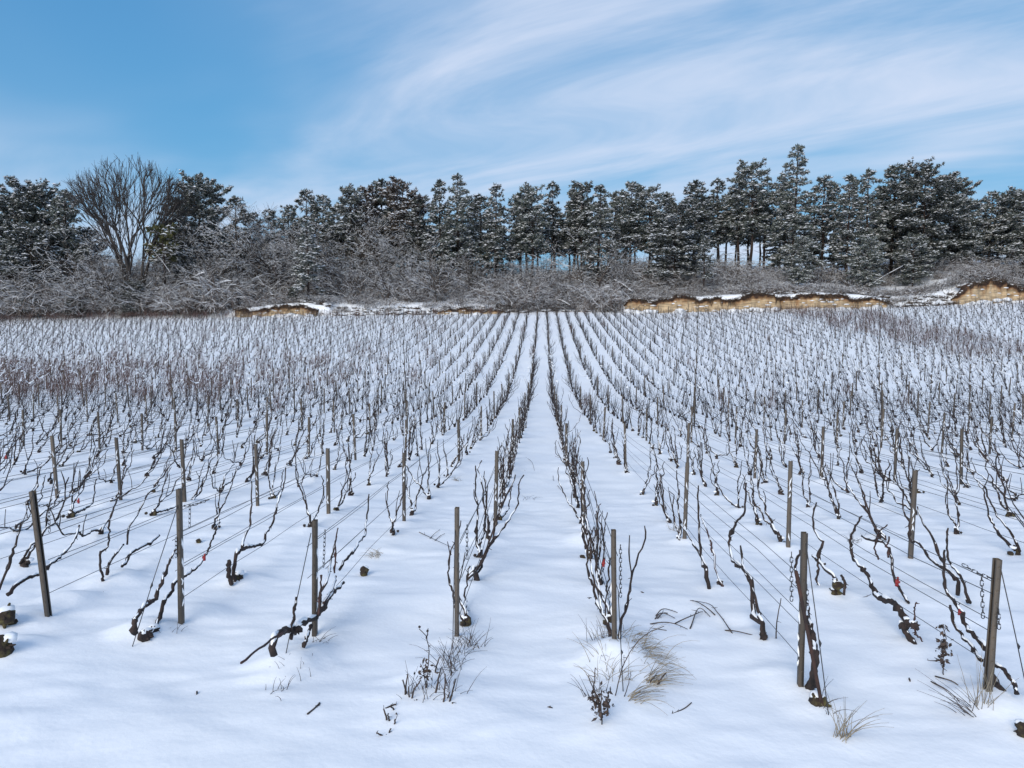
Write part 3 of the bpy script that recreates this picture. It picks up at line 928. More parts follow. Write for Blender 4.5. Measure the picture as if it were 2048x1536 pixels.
# pines further back in the wood: only bits of trunk and crown show between the front ones
for px in np.concatenate([np.arange(-300, 950, 46), np.arange(955, 1570, 25), np.arange(1580, 2350, 46)]):
    if 460 < px < 600 or 200 < px < 330: continue
    px = px + rng.uniform(-12, 12); Y = rng.uniform(110, 123)
    base = np.interp(px, [0, 150, 450, 700, 900, 1300, 1450, 1600, 1900, 2048], [400, 420, 430, 395, 385, 385, 370, 340, 370, 400])
    plant_px(rng.choice(['top1', 'top2', 'top3', 'top2']), px, base + rng.uniform(0, 35), Y, 'dark pine deep in the wood, seen only between the front pines', 'pine tree', 'pines deep in the wood', rng.uniform(.85, 1.1))

# low-crowned pines that close the wood where no sky shows between the trunks
for n_, px in enumerate(list(range(-300, 200, 60)) + [350, 410, 470, 540] + list(range(600, 960, 45)) + list(range(1560, 2330, 60))):
    plant_px(('dense1', 'broad2')[n_ % 2], px + rng.uniform(-10, 10), rng.uniform(435, 470) if not 450 < px < 600 else 470, rng.uniform(106, 114), 'dark low-crowned pine deep in the wood, seen only in gaps', 'pine tree', 'pines deep in the wood', rng.uniform(.9, 1.15))

# the big bare tree
big = dome_tree('bare_tree', 63, 14.5, 7.0, M['darklimb'])
p = at_depth(255, 312, 95); z0 = gz(p[0], 95)
big.location = (p[0], 95, z0); s = (p[2] - z0) / 14.5; big.scale = (s, s * .8, s)
tag(big, 'big leafless tree with a wide fan of bare branches against the sky', 'bare tree')

OAKS = [('oak1', 560, 425, 100, 'snow-lined bare tree in the low gap of the treeline'),
        ('oak2', 520, 440, 103, 'bare tree with twiggy crown at the left of the low gap'),
        ('oak2', 690, 440, 97, 'snow-covered spreading bare tree right of the lone young pine'),
        ('oak1', 655, 430, 100, 'upright snowy bare tree behind the lone young pine'),
        ('oak2', 745, 430, 98, 'wide bare tree with thick snow-lined boughs below the brownish pines'),
        ('oak3', 705, 500, 94, 'low bent bare tree with crooked snowy limbs'),
        ('oak3', 768, 490, 95, 'small bare tree with dark stem and drooping snowy boughs'),
        ('oak3', 872, 470, 94.5, 'fan-shaped bare tree with straight snowy limbs'),
        ('oak1', 830, 470, 99, 'greyish bare tree left of the fan-shaped one'),
        ('oak1', 1188, 440, 95, 'tall bare sapling with fishbone branches right of centre'),
        ('oak3', 1070, 520, 93.5, 'small bare tree at the head of the central lane'),
        ('oak3', 1130, 540, 93, 'short bare tree just right of the central lane'),
        ('oak3', 1000, 530, 95, 'rounded bare shrub-tree left of the central lane'),
        ('oak1', 180, 440, 95, 'bare tree with long snow-lined limbs reaching left'),
        ('oak2', 110, 455, 94, 'bare snowy tree in front of the far left pines'),
        ('oak2', 330, 440, 95, 'snowy bare tree right of the big bare tree trunk'),
        ('oak1', 400, 450, 94, 'bare snowy tree below the big broad pine'),
        ('oak2', 455, 455, 97, 'bare snowy tree below the slim pointed pine'),
        ('oak1', 245, 470, 92.5, 'twiggy bare tree before the big bare tree trunk'),
        ('oak3', 30, 500, 93, 'crooked bare tree at the left picture edge'),
        ('oak1', 2035, 475, 95, 'bare tree with long snowy twigs at the right picture edge'),
        ('oak3', 1960, 520, 97, 'snowy bare shrub-tree above the tall pale earth cut'),
        ('oak2', 545, 405, 99, 'frosted round-crowned bare tree filling the low gap'), ('oak1', 508, 415, 101, 'frosted bare tree at the left of the low gap, twiggy top'),
        ('oak2', 592, 400, 101, 'tall frosted bare tree just left of the thin spire-topped pine'), ('oak2', 668, 398, 100, 'tall frosted bare tree right of the thin spire-topped pine'),
        ('oak1', 1232, 470, 96, 'frosted bare tree right of the tall sapling'), ('oak2', 1090, 470, 99, 'frosted bare tree behind the head of the central lane')]
for n_, (px, yt, Y) in enumerate(sorted(((500, 430, 101), (585, 420, 102), (630, 455, 99), (720, 420, 103), (790, 430, 101), (845, 440, 102), (940, 480, 99), (970, 505, 97), (1030, 500, 98), (1100, 500, 98), (1230, 490, 99),
                                  (1280, 520, 97), (60, 520, 92.5), (140, 500, 93), (200, 505, 93), (290, 490, 93.5), (370, 500, 92.5), (430, 490, 93), (480, 510, 94), (550, 480, 96), (535, 420, 106), (575, 415, 108), (490, 420, 108), (1330, 530, 98), (1460, 535, 99), (1700, 545, 99), (2010, 530, 93), (2048, 520, 96)))):
    OAKS.append((('oak1', 'oak2', 'oak3')[n_ % 3], px, yt, Y, f'small frosted leafless tree, {ordw(n_ + 1)} from the left among those filling the thicket'))
for (kd, px, yt, Y, lab) in OAKS:
    plant_px(kd, px, yt, Y, lab, 'bare tree', 'leafless trees at the edge of the wood', rng.uniform(.95, 1.2))

# ivy clump and a small juniper
ivy = pine('ivy_tree', 71, 5.2, .62, .85, 'top', 30, .6, 'ivy', .32, 1.6)
p = at_depth(325, 458, 94); z0 = gz(p[0], 94); ivy.location = (p[0], 94, z0); s = (p[2] - z0) / 5.2; ivy.scale = (s, s, s)
tag(ivy, 'yellow-green ivy-clad stump tree right of the big bare tree', 'ivy tree')
jun = pine('evergreen_shrub', 72, 1.5, .02, .75, 'thin', 45, .25, 'needle', .3, 2.0)
p = at_depth(585, 590, 92.2); jun.location = (p[0], 92.2, gz(p[0], 92.2) - .1)
tag(jun, 'small dark evergreen shrub on the bank beside the lone young pine', 'shrub')

# thicket of bushes at the foot of the wood
BG_ = 'snowy bushes of the thicket'


def zone_label(x, r):
    rank = 'low on the edge' if r == 9 else 'at the front' if r < 2 else 'in the middle' if r < 4 else 'at the back'
    zone = ('of the tall left thicket' if x < -38 else 'of the scrub above the low ochre bank' if x < -28 else 'of the scrub left of the central lane' if x < -3 else
            'of the central lane thicket' if x < 10 else 'of the scrub above the long ochre bank' if x < 28 else 'of the scrub under the tall pines')
    return f'tangled leafless snowy bush {rank} {zone}'


n_b = 0
for row_, (dY, step, jit) in enumerate(((1.6, 2.1, .7), (4.2, 2.2, 1.0), (7.5, 2.6, 1.3), (12, 3.2, 1.8), (18, 4.2, 2.0))):
    x = -90.0
    while x < 86:
        xx = x + rng.uniform(-.6, .6); y = float(bankY(xx)) + dY + rng.uniform(-jit, jit); x += step
        left = xx < -38; mid = -6 < xx < 10
        if row_ == 0 and not (left or mid): continue
        if row_ == 1 and 28 < xx < 56 and rng.random() < .7: continue
        if row_ == 2 and 30 < xx < 50 and rng.random() < .5: continue
        if row_ <= 1 and -28 < xx < -6 and rng.random() < .45: continue
        if not in_view(xx, y, 5) or (abs(xx + 29.3) < 2.2 and y < 95): continue
        kd = rng.choice(['brush1', 'brush2', 'brush3', 'brush4'])
        h = rng.uniform(2.2, 4.0) if not left else rng.uniform(2.6, 5.2)
        if row_ == 1 and not (left or mid): h *= .55
        if xx > 27: h *= .55
        if row_ >= 3: h *= 1.5 if xx < 28 else 1.6
        plant(kd, xx, y, h, zone_label(xx, row_), 'bush', BG_, rng.uniform(1.0, 1.35)); n_b += 1

for x in np.arange(-37, 62, .42):
    if -26 < x < -8 and rng.random() < .35: continue
    if not (9 < x < 41 or -38 < x < -27 or x > 49) and rng.random() < .35: continue
    xx = x + rng.uniform(-.4, .4); y = float(bankY(xx)) + rng.uniform(.75, 4.0)
    if abs(xx + 29.3) < .8: continue
    plant(rng.choice(['scrub1', 'scrub2']), xx, y, rng.uniform(.45, 1.05) if y < float(bankY(xx)) + 2 else rng.uniform(.8, 1.6), zone_label(xx, 9), 'bush', 'low scrub along the bank edge', rng.uniform(1.0, 1.4))

# dark low evergreens in the left thicket
for (px, yt, Y) in ((60, 575, 91.6), (150, 585, 91.2), (255, 590, 91.5), (265, 560, 92.5), (400, 580, 92)):
    plant_px('dense1', px, yt, Y, {60: 'dark low evergreen bush in the thicket near the left picture edge', 150: 'dark evergreen bush at the field edge, second from the left',
             255: 'dark evergreen bush low before the big bare tree', 265: 'narrow dark evergreen rising behind the low one by the big bare tree', 400: 'dark evergreen bush near the left end of the low ochre bank'}[px],
             'evergreen bush', 'dark evergreen bushes of the thicket', 1.6)


def fallen(px0, py0, px1, py1, Y0, Y1, r, label):
    a, b = at_depth(px0, py0, Y0), at_depth(px1, py1, Y1)
    root = empty('fallen_log', tuple(a)); rs = np.random.default_rng(int(px0))
    pts = resample(np.stack([a, (a + b) / 2 + rs.normal(0, .12, 3), b]), 8) - a
    g = G(); tube(g, pts, np.linspace(r, r * .45, 8), 6, .1, rs); g.build('trunk', M['limb'], root)
    g = G(); tube(g, pts + [0, 0, r * .7], np.linspace(r, r * .5, 8) * .8, 5, .2, rs); g.build('snow', M['treesnow'], root)
    P0, P1 = [], []
    for _ in range(14):
        q = pts[rs.integers(3, 8)]; P0.append(q); P1.append(q + rs.normal(0, .45, 3) + [0, 0, .2])
    g = G(); prisms(g, np.array(P0), np.array(P1), .02, .008, 3); g.build('branches', M['limb'], root)
    tag(root, label, 'fallen log')


fallen(1738, 572, 1806, 532, 93.5, 95.5, .08, 'dead trunk leaning up to the right between the pines above the bank')
fallen(1265, 585, 1228, 560, 92.8, 93.5, .14, 'snow-capped fallen trunk in the thicket left of the long ochre bank')
fallen(1140, 612, 1100, 600, 91.4, 92.2, .14, 'snow-covered fallen log at the end of the central lane')
fallen(475, 603, 445, 592, 91.5, 92.5, .12, 'short snowy log above the left end of the low ochre bank')
fallen(340, 545, 295, 490, 92.5, 93.5, .05, 'pale snowy dead limb slanting through the left thicket')
fallen(1572, 612, 1582, 585, 89.2, 90.0, .2, 'snowy root clump leaning against the ochre bank')

# ------------------------------------------------------------------ posts
def post_mesh(h, seed, w=.042):
    """open metal vine post: C-profile with a notched edge"""
    g = G(); t = .004; d = w * .72
    prof_ = np.array([[-w/2, -d/2], [w/2, -d/2], [w/2, d/2], [w*.22, d/2], [w*.22, d/2 - t], [w/2 - t, d/2 - t], [w/2 - t, -d/2 + t], [-w/2 + t, -d/2 + t],
                      [-w/2 + t, d/2 - t], [-w*.22, d/2 - t], [-w*.22, d/2], [-w/2, d/2]])
    zs = np.array([-.25, h * .25, h * .5, h * .75, h]); rs = np.random.default_rng(seed); n = len(prof_)
    V = np.concatenate([np.concatenate([prof_ + rs.normal(0, .0008, prof_.shape), np.full((n, 1), z)], 1) for z in zs])
    i = np.arange(n); j = (i + 1) % n; q = np.stack([i, j, j + n, i + n], 1)
    g.add(V, ((np.arange(len(zs) - 1) * n)[:, None, None] + q).reshape(-1, 4))
    # hooks along the edge
    for z in np.arange(.12, h - .03, .075):
        b = np.array([[w/2, -.006, z], [w/2 + .007, -.006, z + .008], [w/2 + .007, .006, z + .008], [w/2, .006, z], [w/2, 0, z - .012]])
        g.add(b, [[0, 1, 2], [0, 2, 3], [0, 4, 1], [3, 2, 4], [1, 4, 2]])
        b2 = b * [-1, 1, 1]; g.add(b2, [[0, 2, 1], [0, 3, 2], [0, 1, 4], [3, 4, 2], [1, 2, 4]])
    me = g.mesh('post', smooth=False); me.materials.append(M['post']); return me


POSTS = [post_mesh(.92, i, .040 + .003 * (i % 2)) for i in range(4)]
def post_snow_mesh(seed):
    g = G(); rs = np.random.default_rng(seed)
    for _ in range(5):
        z = rs.uniform(.1, .8); hgt = rs.uniform(.03, .09)
        tube(g, np.array([[rs.choice([-.012, .012]), -.017, z], [0, -.017, z + hgt * .5], [rs.normal(0, .01), -.017, z + hgt]]), [.003, .008, .001], 5)
    me = g.mesh('snow', True); me.materials.append(M['snowcap']); return me


PSNOW = [post_snow_mesh(i) for i in range(4)]
HEROP = {-3: (96, 1205, 65, 982), -2: (362, 1232, 358, 978), -1: (629, 1259, 630, 1040), 0: (914, 1305, 914, 1015), 1: (1229, 1290, 1227, 1060), 2: (1601, 1360, 1609, 1065), 3: (1973, 1412, 1995, 1118)}
HLAB = {-3: 'brown end post leaning left, with horizontal chain', -2: 'grey end post with two chains, third row left of the lane', -1: 'grey end post behind the sprawling vine and red clip',
        0: 'tall grey slotted end post at the left side of the central lane', 1: 'grey end post with chains standing in dry grass right of the lane',
        2: 'grey end post behind the rusty leaning stake', 3: 'thick grey end post at lower right with chains, leaning right'}
n_post = 0; far_posts = []; post_top = {}
for (k, i, x, y) in post_spots:
    if n_post < 300 and in_view(x, y, .2):
        o = bpy.data.objects.new('vine_post', POSTS[(k * 3 + i) % 4]); COL.objects.link(o)
        z = gz(x, y); rs = np.random.default_rng((k + 100) * 131 + i); hs = rs.uniform(.95, 1.08)
        o.location = (x, y, z); o.rotation_euler = (rs.normal(0, .018), rs.normal(0, .022), rs.normal(0, .2)); o.scale = (1, 1, hs)
        lab = f"thin grey vine post, {ordw(i + 1)} of the {row_name(k)}"
        if i == 0 and k in HEROP:
            bx, by_, tx, ty = HEROP[k]; a = on_plane(bx, by_, x) if abs(k - .5) > 1 else at_depth(bx, by_, y)
            Y = a[1]; z = gz(a[0], Y); o.location = (a[0], Y, z); t_ = at_depth(tx, ty, Y)
            v = Vector(t_ - np.array([a[0], Y, z])); o.rotation_euler = v.to_track_quat('Z', 'Y').to_euler(); o.rotation_euler.z = .1 * k
            q = v.to_track_quat('Z', 'Y'); o.rotation_mode = 'QUATERNION'; o.rotation_quaternion = q
            o.scale = (1.02, 1.02, v.length / .92); lab = HLAB[k]
            post_top[k] = (np.array([a[0], Y, z]), t_)
        tag(o, lab, 'vine post', 'posts of the vine trellis')
        if y < 24:
            c = bpy.data.objects.new('snow', PSNOW[(k + i) % 4]); COL.objects.link(c); c.parent = o; c['kind'] = 'stuff'
        n_post += 1
    else: far_posts.append((x, y))
g = G(); fp = np.array(far_posts); fz = groundz(fp[:, 0], fp[:, 1]); rs = np.random.default_rng(3)
P0 = np.stack([fp[:, 0], fp[:, 1], fz - .1], 1); P1 = P0 + np.stack([rs.normal(0, .03, len(fp)), rs.normal(0, .03, len(fp)), rs.uniform(.98, 1.12, len(fp))], 1)
prisms(g, P0, P1, .026, .026, 4)
o = g.build('vine_posts', M['post']); tag(o, 'far vine posts dotting the upper part of the vineyard', 'vine posts', kind='stuff')

# ------------------------------------------------------------------ vines
def snow_on(g, pts, rad, rs, amt=1.0):
    k = len(pts)
    d = np.gradient(pts, axis=0); d = unit(d)
    flat = np.clip(1.25 - np.abs(d[:, 2]) * 1.15, .0, 1)
    nz = vnoise(np.arange(k) * .55 + rs.uniform(0, 500), np.full(k, .5))
    w = np.clip((nz - .28) * 2.0, 0, 1) * flat * amt
    r = np.where(w > .14, rad * np.minimum(.15 + 1.0 * w, .78), .0003)
    r[0] = r[-1] = .0004
    tube(g, pts + np.array([0, 0, 1.0]) * (rad * .72 + r * .2)[:, None], r, 6)


def knobby(n, r0, r1, rs):
    r = np.linspace(r0, r1, n) * (1 + rs.uniform(-.12, .12, n))
    for _ in range(max(n // 5, 1)): r[rs.integers(1, n)] *= rs.uniform(1.2, 1.5)
    return r


def vine_skel(seed):
    rs = np.random.default_rng(seed); arms = []
    na = rs.choice([2, 2, 3, 3, 4])
    for a in range(na):
        fw = 1 if rs.random() < .86 else -1
        L = rs.uniform(.55, 1.15) * (1 if a == 0 else .82); p = np.array([rs.normal(0, .02), rs.normal(0, .03), .06]); pts = [p]
        el = rs.uniform(.2, 1.0) if a else rs.uniform(.22, .68); n = 7; az = rs.normal(0, .16)
        for s_ in range(n):
            e = el + .38 * math.sin(s_ * 1.5 + rs.uniform(0, 6)) + .05 * s_
            p = p + np.array([math.sin(az) * math.cos(e) + rs.normal(0, .10), fw * math.cos(e), math.sin(e)]) * L / n; pts.append(p)
        hook = rs.uniform(.12, .30) * (1 if p[2] < .62 else .5)
        for s_ in range(3):
            p = p + np.array([rs.normal(0, .02), fw * rs.uniform(-.01, .07), hook / 1.6 * .62]); pts.append(p)
        arms.append((np.array(pts), rs.uniform(.0115, .0175), .0052))
    spurs = []
    for a, (pts, r, _) in enumerate(arms):
        for _ in range(rs.integers(0, 3)):
            i = rs.integers(3, 8); p = pts[i]; L = rs.uniform(.12, .42); q = p + np.array([rs.normal(0, .06), rs.normal(.04, .07), L]); m_ = (p + q) / 2 + rs.normal(0, .012, 3)
            spurs.append((a, np.array([p, m_, q]), .0062, .004))
    return rs, arms, spurs


def vine_proto(seed):
    rs, arms, spurs = vine_skel(seed); root = empty('grapevine')
    g = G()
    tube(g, resample(np.array([[0, 0, -.12], [rs.normal(0, .015), 0, -.02], [rs.normal(0, .02), .02, .07], [0, .035, .11]]), 7), np.array([.020, .024, .030, .030, .027, .022, .010]) * rs.uniform(.75, 1.25), 7, .22, rs)
    for _ in range(rs.integers(0, 3)): blob(g, (rs.normal(0, .03), rs.normal(0, .03), rs.uniform(.02, .09)), rs.uniform(.016, .03), rs.integers(99), 0, rough=.5)
    g.build('trunk', M['moss'] if seed % 3 == 0 else M['bark'], root)
    gs = G()
    for a, (pts, r0, r1) in enumerate(arms):
        P = resample(pts, 26); P[1:-1] += rs.normal(0, .0045, (24, 3)); rr = knobby(26, r0, r1, rs)
        g = G(); tube(g, P, rr, 6, .15, rs)
        for (b, sp, s0, s1) in spurs:
            if b == a: tube(g, resample(sp, 6), knobby(6, s0, s1, rs), 5)
        for _ in range(5):
            i = rs.integers(4, 25); tube(g, np.array([P[i], P[i] + rs.normal(0, .018, 3)]), [.004, .002], 4)
        g.build('arm', M['bark'], root)
        snow_on(gs, P, rr, rs)
    blob(gs, (rs.normal(0, .015), .045, .085), .028, seed, 1, (1.2, 1.5, .7), .3)
    gs.build('snow', M['snowcap'], root)
    return root


NV = 18
VP = [vine_proto(200 + i) for i in range(NV)]
vused = set(); n_vine = 0; far_vines = []; row_count = {}
for (k, i, x, y) in vine_spots:
    rs = np.random.default_rng((k + 100) * 977 + i)
    if n_vine < 290 and in_view(x, y, .1):
        v = int(rs.integers(NV))
        if v in vused: o = copy_tree(VP[v])
        else: o = VP[v]; vused.add(v)
        row_count[k] = row_count.get(k, 0) + 1
        o.location = (x, y, gz(x, y)); sc = rs.uniform(.78, 1.05)
        o.rotation_euler = (rs.normal(0, .05), rs.normal(0, .05), rs.normal(0, .16)); o.scale = (sc * rs.choice([-1, 1]), sc, sc)
        tag(o, f"dark pruned vine, {ordw(row_count[k])} generic of {row_name(k)}".replace(' generic of', ' along the'), 'grapevine', 'pruned grapevines')
        n_vine += 1
    else: far_vines.append((k, i, x, y))
for v in range(NV):
    if v not in vused:
        for c in list(VP[v].children): bpy.data.objects.remove(c)
        bpy.data.objects.remove(VP[v])

# vines too far to be handled one by one
def far_stuff():
    segs, stumps = [], []
    for s_ in range(14):
        rs, arms, spurs = vine_skel(900 + s_)
        A = []
        for (pts, r0, r1) in arms:
            P = resample(pts, 7); rr = np.linspace(r0, r1, 7) * 1.0
            A += [np.concatenate([P[j], P[j + 1], [rr[j], rr[j + 1]]]) for j in range(6)]
        for (_, sp, s0, s1) in spurs: A.append(np.concatenate([sp[0], sp[2], [s0, s1]]))
        for _ in range(3):
            y_ = rs.uniform(.1, .7); z_ = rs.uniform(.2, .45); A.append(np.array([rs.normal(0, .05), y_, z_, rs.normal(0, .12), y_ + rs.uniform(-.05, .3), z_ + rs.uniform(.2, .45), .0065, .0045]))
        A.append(np.array([0, 0, -.1, 0, .03, .10, .036, .040])); A.append(np.array([-.03, 0, .05, .04, .04, .07, .034, .03]))
        segs.append(np.array(A))
    out, red = [], []
    rs = np.random.default_rng(77)
    for (k, i, x, y) in far_vines:
        z = 0
        un = (28 < y < 58 and x < -4 and rs.random() < .85 * (1 - sstep(-26, -2, x)) * sstep(28, 33, y) * (1 - sstep(38, 58, y))) \
            or (25.5 + .06 * (88 - y) < x < 35 and y > 50 and rs.random() < .7) or (y > 84 and x < -30 and rs.random() < .6) or (y > 84.5 and abs(x + 18) < 14 and rs.random() < .5) or rs.random() < .015
        if un:
            m = 24; p = np.stack([rs.normal(0, .14, m) + x, rs.normal(0, .34, m) + y, rs.uniform(.12, .5, m)], 1)
            q = p + np.stack([rs.normal(0, .10, m), rs.normal(.04, .16, m), rs.uniform(.3, .75, m)], 1)
            red.append(np.concatenate([p, q, np.full((m, 1), .007), np.full((m, 1), .0045)], 1))
        A = segs[rs.integers(14)].copy(); th = rs.normal(0, .3); c, s_ = math.cos(th), math.sin(th); sc = rs.uniform(.80, 1.12); fl = rs.choice([-1, 1])
        for o_ in (0, 3):
            X_, Y_ = A[:, o_].copy() * fl * sc, A[:, o_ + 1].copy() * sc
            A[:, o_], A[:, o_ + 1] = X_ * c - Y_ * s_ + x, X_ * s_ + Y_ * c + y; A[:, o_ + 2] *= sc
        out.append(A)
    for arr, nm, mt, lab in ((out, 'grapevines', 'farbark', 'distant pruned grapevines covering the upper vineyard in dark dashes'), (red, 'unpruned_canes', 'redcane', 'reddish unpruned canes forming hazy bands across the vineyard')):
        A = np.concatenate(arr)
        A[:, 2] += groundz(A[:, 0], A[:, 1]); A[:, 5] += groundz(A[:, 3], A[:, 4])
        g = G(); prisms(g, A[:, :3], A[:, 3:6], A[:, 6], A[:, 7], 3)
        o = g.build(nm, M[mt]); tag(o, lab, 'grapevines', kind='stuff')
    # snow lying on the far vines' arms
    A = np.concatenate(out); rs2 = np.random.default_rng(8)
    A = A[(A[:, 1] < 45) & (np.abs(unit(A[:, 3:6] - A[:, :3])[:, 2]) < .8) & (A[:, 6] > .008)]; A = A[rs2.random(len(A)) < .25]
    up = np.array([0, 0, 1.0]) * (A[:, 6] * .7)[:, None]
    g = G(); prisms(g, A[:, :3] + up, A[:, 3:6] + up, A[:, 6] * .8 + .003, A[:, 7] * .8 + .002, 3)
    o = g.build('snow_on_vines', M['snowcap']); tag(o, 'thin snow lying on the arms of the distant vines', 'snow', kind='stuff')


far_stuff()

# vines at the near row ends, each with its own form: (row, px polylines)
def hero_vine(k, arms, stumps, label, extra=None, mossy=False):
    foot = max([arms[0][0][0]] + [(a, b + 6) for a, b, _ in stumps], key=lambda q: q[1]); X = float(on_ground(foot[0], foot[1] + 3)[0])
    rs = np.random.default_rng(int(arms[0][0][0][0]) + 7 * k + 100)
    base = on_plane(*arms[0][0][0], X); bz = gz(base[0], base[1])
    root = empty('grapevine', (base[0], base[1], bz)); O = np.array([base[0], base[1], bz])
    gs = G()
    if stumps:
        g = G()
        for (px, py, r) in stumps:
            c = on_plane(px, py, X) - O; blob(g, c, r, px, 1, (1, 1, .85), .55)
            for _ in range(7):
                d = unit(rs.normal(0, 1, 3)); tube(g, np.array([c + d * r * .5, c + d * r * rs.uniform(1.0, 1.45)]), [r * .3, r * .1], 5)
            blob(gs, c + [0, .025, r * .62], r * .78, px + 1, 1, (1.0, 1.2, .55), .3)
        g.build('trunk', M['moss'] if mossy else M['bark'], root)
    for (pl, r0, r1) in arms:
        q = np.array([on_plane(a, b, X) for a, b in pl]) - O
        wob = np.cumsum(rs.normal(0, .012, len(q))); q[:, 0] += wob - wob[0] * 1
        n = max(len(pl) * 4, 10); P = resample(q, n); P[1:-1] += rs.normal(0, .004, (n - 2, 3)); rr = knobby(n, r0, r1, rs)
        g = G(); tube(g, P, rr, 7, .16, rs)
        for _ in range(n // 5):
            i = rs.integers(2, n - 1); tube(g, np.array([P[i], P[i] + rs.normal(0, .016, 3)]), [.005, .002], 4)
        g.build('arm', M['bark'] if r0 > .009 else M['cane'], root)
        if r0 > .008: snow_on(gs, P, rr, rs, 1.1)
    if gs.n: gs.build('snow', M['snowcap'], root)
    tag(root, label, 'grapevine', 'pruned grapevines')
    return root


hero_vine(-2, [([(272, 1268), (270, 1255), (273, 1240), (285, 1222), (300, 1205), (312, 1198), (318, 1180), (330, 1150), (340, 1120), (350, 1100)], .019, .007),
               ([(308, 1262), (325, 1225), (330, 1205), (342, 1190), (352, 1180), (355, 1170), (372, 1157), (390, 1143), (406, 1125), (414, 1108), (430, 1070), (444, 1044)], .015, .006)],
          [(290, 1274, .055), (304, 1264, .045)], 'forked vine with snow-filled crotch beside the grey end post, third row left')
hero_vine(-2, [([(470, 1165), (467, 1144), (467, 1128), (472, 1105), (484, 1097), (506, 1092), (525, 1083), (530, 1070), (541, 1052), (543, 1038), (556, 997), (565, 966), (570, 935)], .018, .006),
               ([(484, 1096), (494, 1071), (504, 1050), (506, 1030), (509, 962)], .011, .0055), ([(463, 1168), (460, 1150), (459, 1120)], .022, .015)],
          [(476, 1156, .06), (488, 1154, .045)], 'vine with mossy rounded stump and S-bent arm, third row left', mossy=True)
hero_vine(-1, [([(548, 1312), (551, 1288), (564, 1271), (582, 1261), (595, 1255), (615, 1243), (636, 1232), (654, 1210), (673, 1187), (695, 1165)], .024, .012),
               ([(482, 1326), (520, 1295), (570, 1260)], .007, .006), ([(582, 1279), (589, 1245), (598, 1194)], .010, .008),
               ([(638, 1222), (642, 1187), (650, 1159), (669, 1128), (686, 1072)], .011, .006), ([(669, 1146), (668, 1114), (669, 1083), (675, 1056)], .007, .005),
               ([(647, 1206), (660, 1177), (671, 1152)], .009, .007), ([(679, 1140), (685, 1122), (705, 1101), (716, 1083), (732, 1064), (738, 1042), (742, 988)], .011, .006),
               ([(607, 1294), (615, 1269), (623, 1250)], .012, .010), ([(634, 1235), (636, 1190), (640, 1150)], .008, .006)],
          [(607, 1314, .03), (593, 1258, .035)], 'sprawling vine with long bare stick, at the foot of second end post left')
hero_vine(2, [([(1622, 1405), (1618, 1386), (1624, 1357), (1626, 1309), (1620, 1287), (1615, 1260), (1607, 1228), (1600, 1207), (1594, 1191), (1586, 1159), (1579, 1135), (1579, 1100)], .026, .007)],
          [(1622, 1402, .062), (1638, 1406, .055), (1612, 1396, .045)], 'thick upright vine tied to the rusty leaning stake', mossy=True)
hero_vine(3, [([(1829, 1293), (1820, 1275), (1813, 1261), (1810, 1240), (1808, 1226), (1794, 1207), (1778, 1200), (1754, 1188), (1746, 1170), (1733, 1148), (1725, 1135), (1714, 1116), (1707, 1095), (1709, 1075), (1716, 1052), (1725, 1032)], .026, .007),
              ([(1829, 1252), (1836, 1270), (1845, 1283)], .008, .004), ([(1828, 1240), (1829, 1225), (1838, 1205)], .006, .004)],
          [(1808, 1252, .034), (1829, 1252, .032), (1818, 1246, .034)], 'long thick snow-topped vine arm with knotted head, third row right')
hero_vine(3, [([(1818, 1206), (1802, 1182), (1792, 1166), (1784, 1139), (1777, 1115), (1770, 1096), (1757, 1085), (1733, 1080), (1714, 1072)], .013, .010), ([(1777, 1115), (1777, 1095), (1777, 1073)], .009, .007),
              ([(1757, 1119), (1749, 1095), (1752, 1070), (1768, 1049)], .008, .005)],
          [], 'vine marked by red clip with arm bent flat, third row right')
hero_vine(3, [([(2030, 1420), (2008, 1389), (1990, 1365), (1971, 1333), (1963, 1298), (1939, 1271), (1925, 1255), (1912, 1220), (1901, 1191), (1891, 1172), (1885, 1135), (1887, 1100)], .022, .007),
              ([(1963, 1322), (1941, 1298), (1917, 1271), (1904, 1239), (1900, 1210)], .012, .008), ([(2034, 1388), (2019, 1362), (2006, 1341), (1984, 1325)], .013, .010)],
          [(2032, 1416, .03)], 'vine forking across the thick end post at lower right')
hero_vine(2, [([(1527, 1285), (1527, 1255), (1510, 1228), (1505, 1200), (1504, 1172), (1484, 1136), (1466, 1118), (1457, 1082), (1468, 1047), (1484, 1020), (1493, 966)], .020, .006),
              ([(1526, 1250), (1514, 1215), (1506, 1180), (1486, 1135), (1480, 1118), (1480, 1091)], .013, .006)], [(1527, 1274, .03)], 'tall S-curved vine beside the bent dry twig, second row right')
hero_vine(2, [([(1419, 1180), (1417, 1140), (1406, 1127), (1401, 1091), (1395, 1038), (1395, 971)], .018, .006), ([(1446, 1172), (1433, 1140), (1424, 1105), (1399, 1029)], .009, .006),
              ([(1414, 1135), (1390, 1090), (1372, 1064), (1359, 1047)], .011, .008), ([(1424, 1105), (1423, 1080)], .007, .005)], [(1440, 1166, .028)], 'vine with crossing upright arms and snow mound, second row right')
hero_vine(3, [([(1668, 1190), (1666, 1158), (1650, 1134), (1639, 1110), (1646, 1088), (1634, 1069), (1628, 1037), (1634, 1005)], .018, .006), ([(1655, 1193), (1639, 1163), (1644, 1134), (1642, 1118)], .011, .008),
              ([(1650, 1128), (1632, 1122), (1620, 1110)], .012, .008), ([(1688, 1190), (1689, 1165), (1684, 1150)], .012, .010)],
          [(1675, 1170, .045), (1672, 1185, .045)], 'vine with shaggy snow-capped stump, third row right', mossy=True)
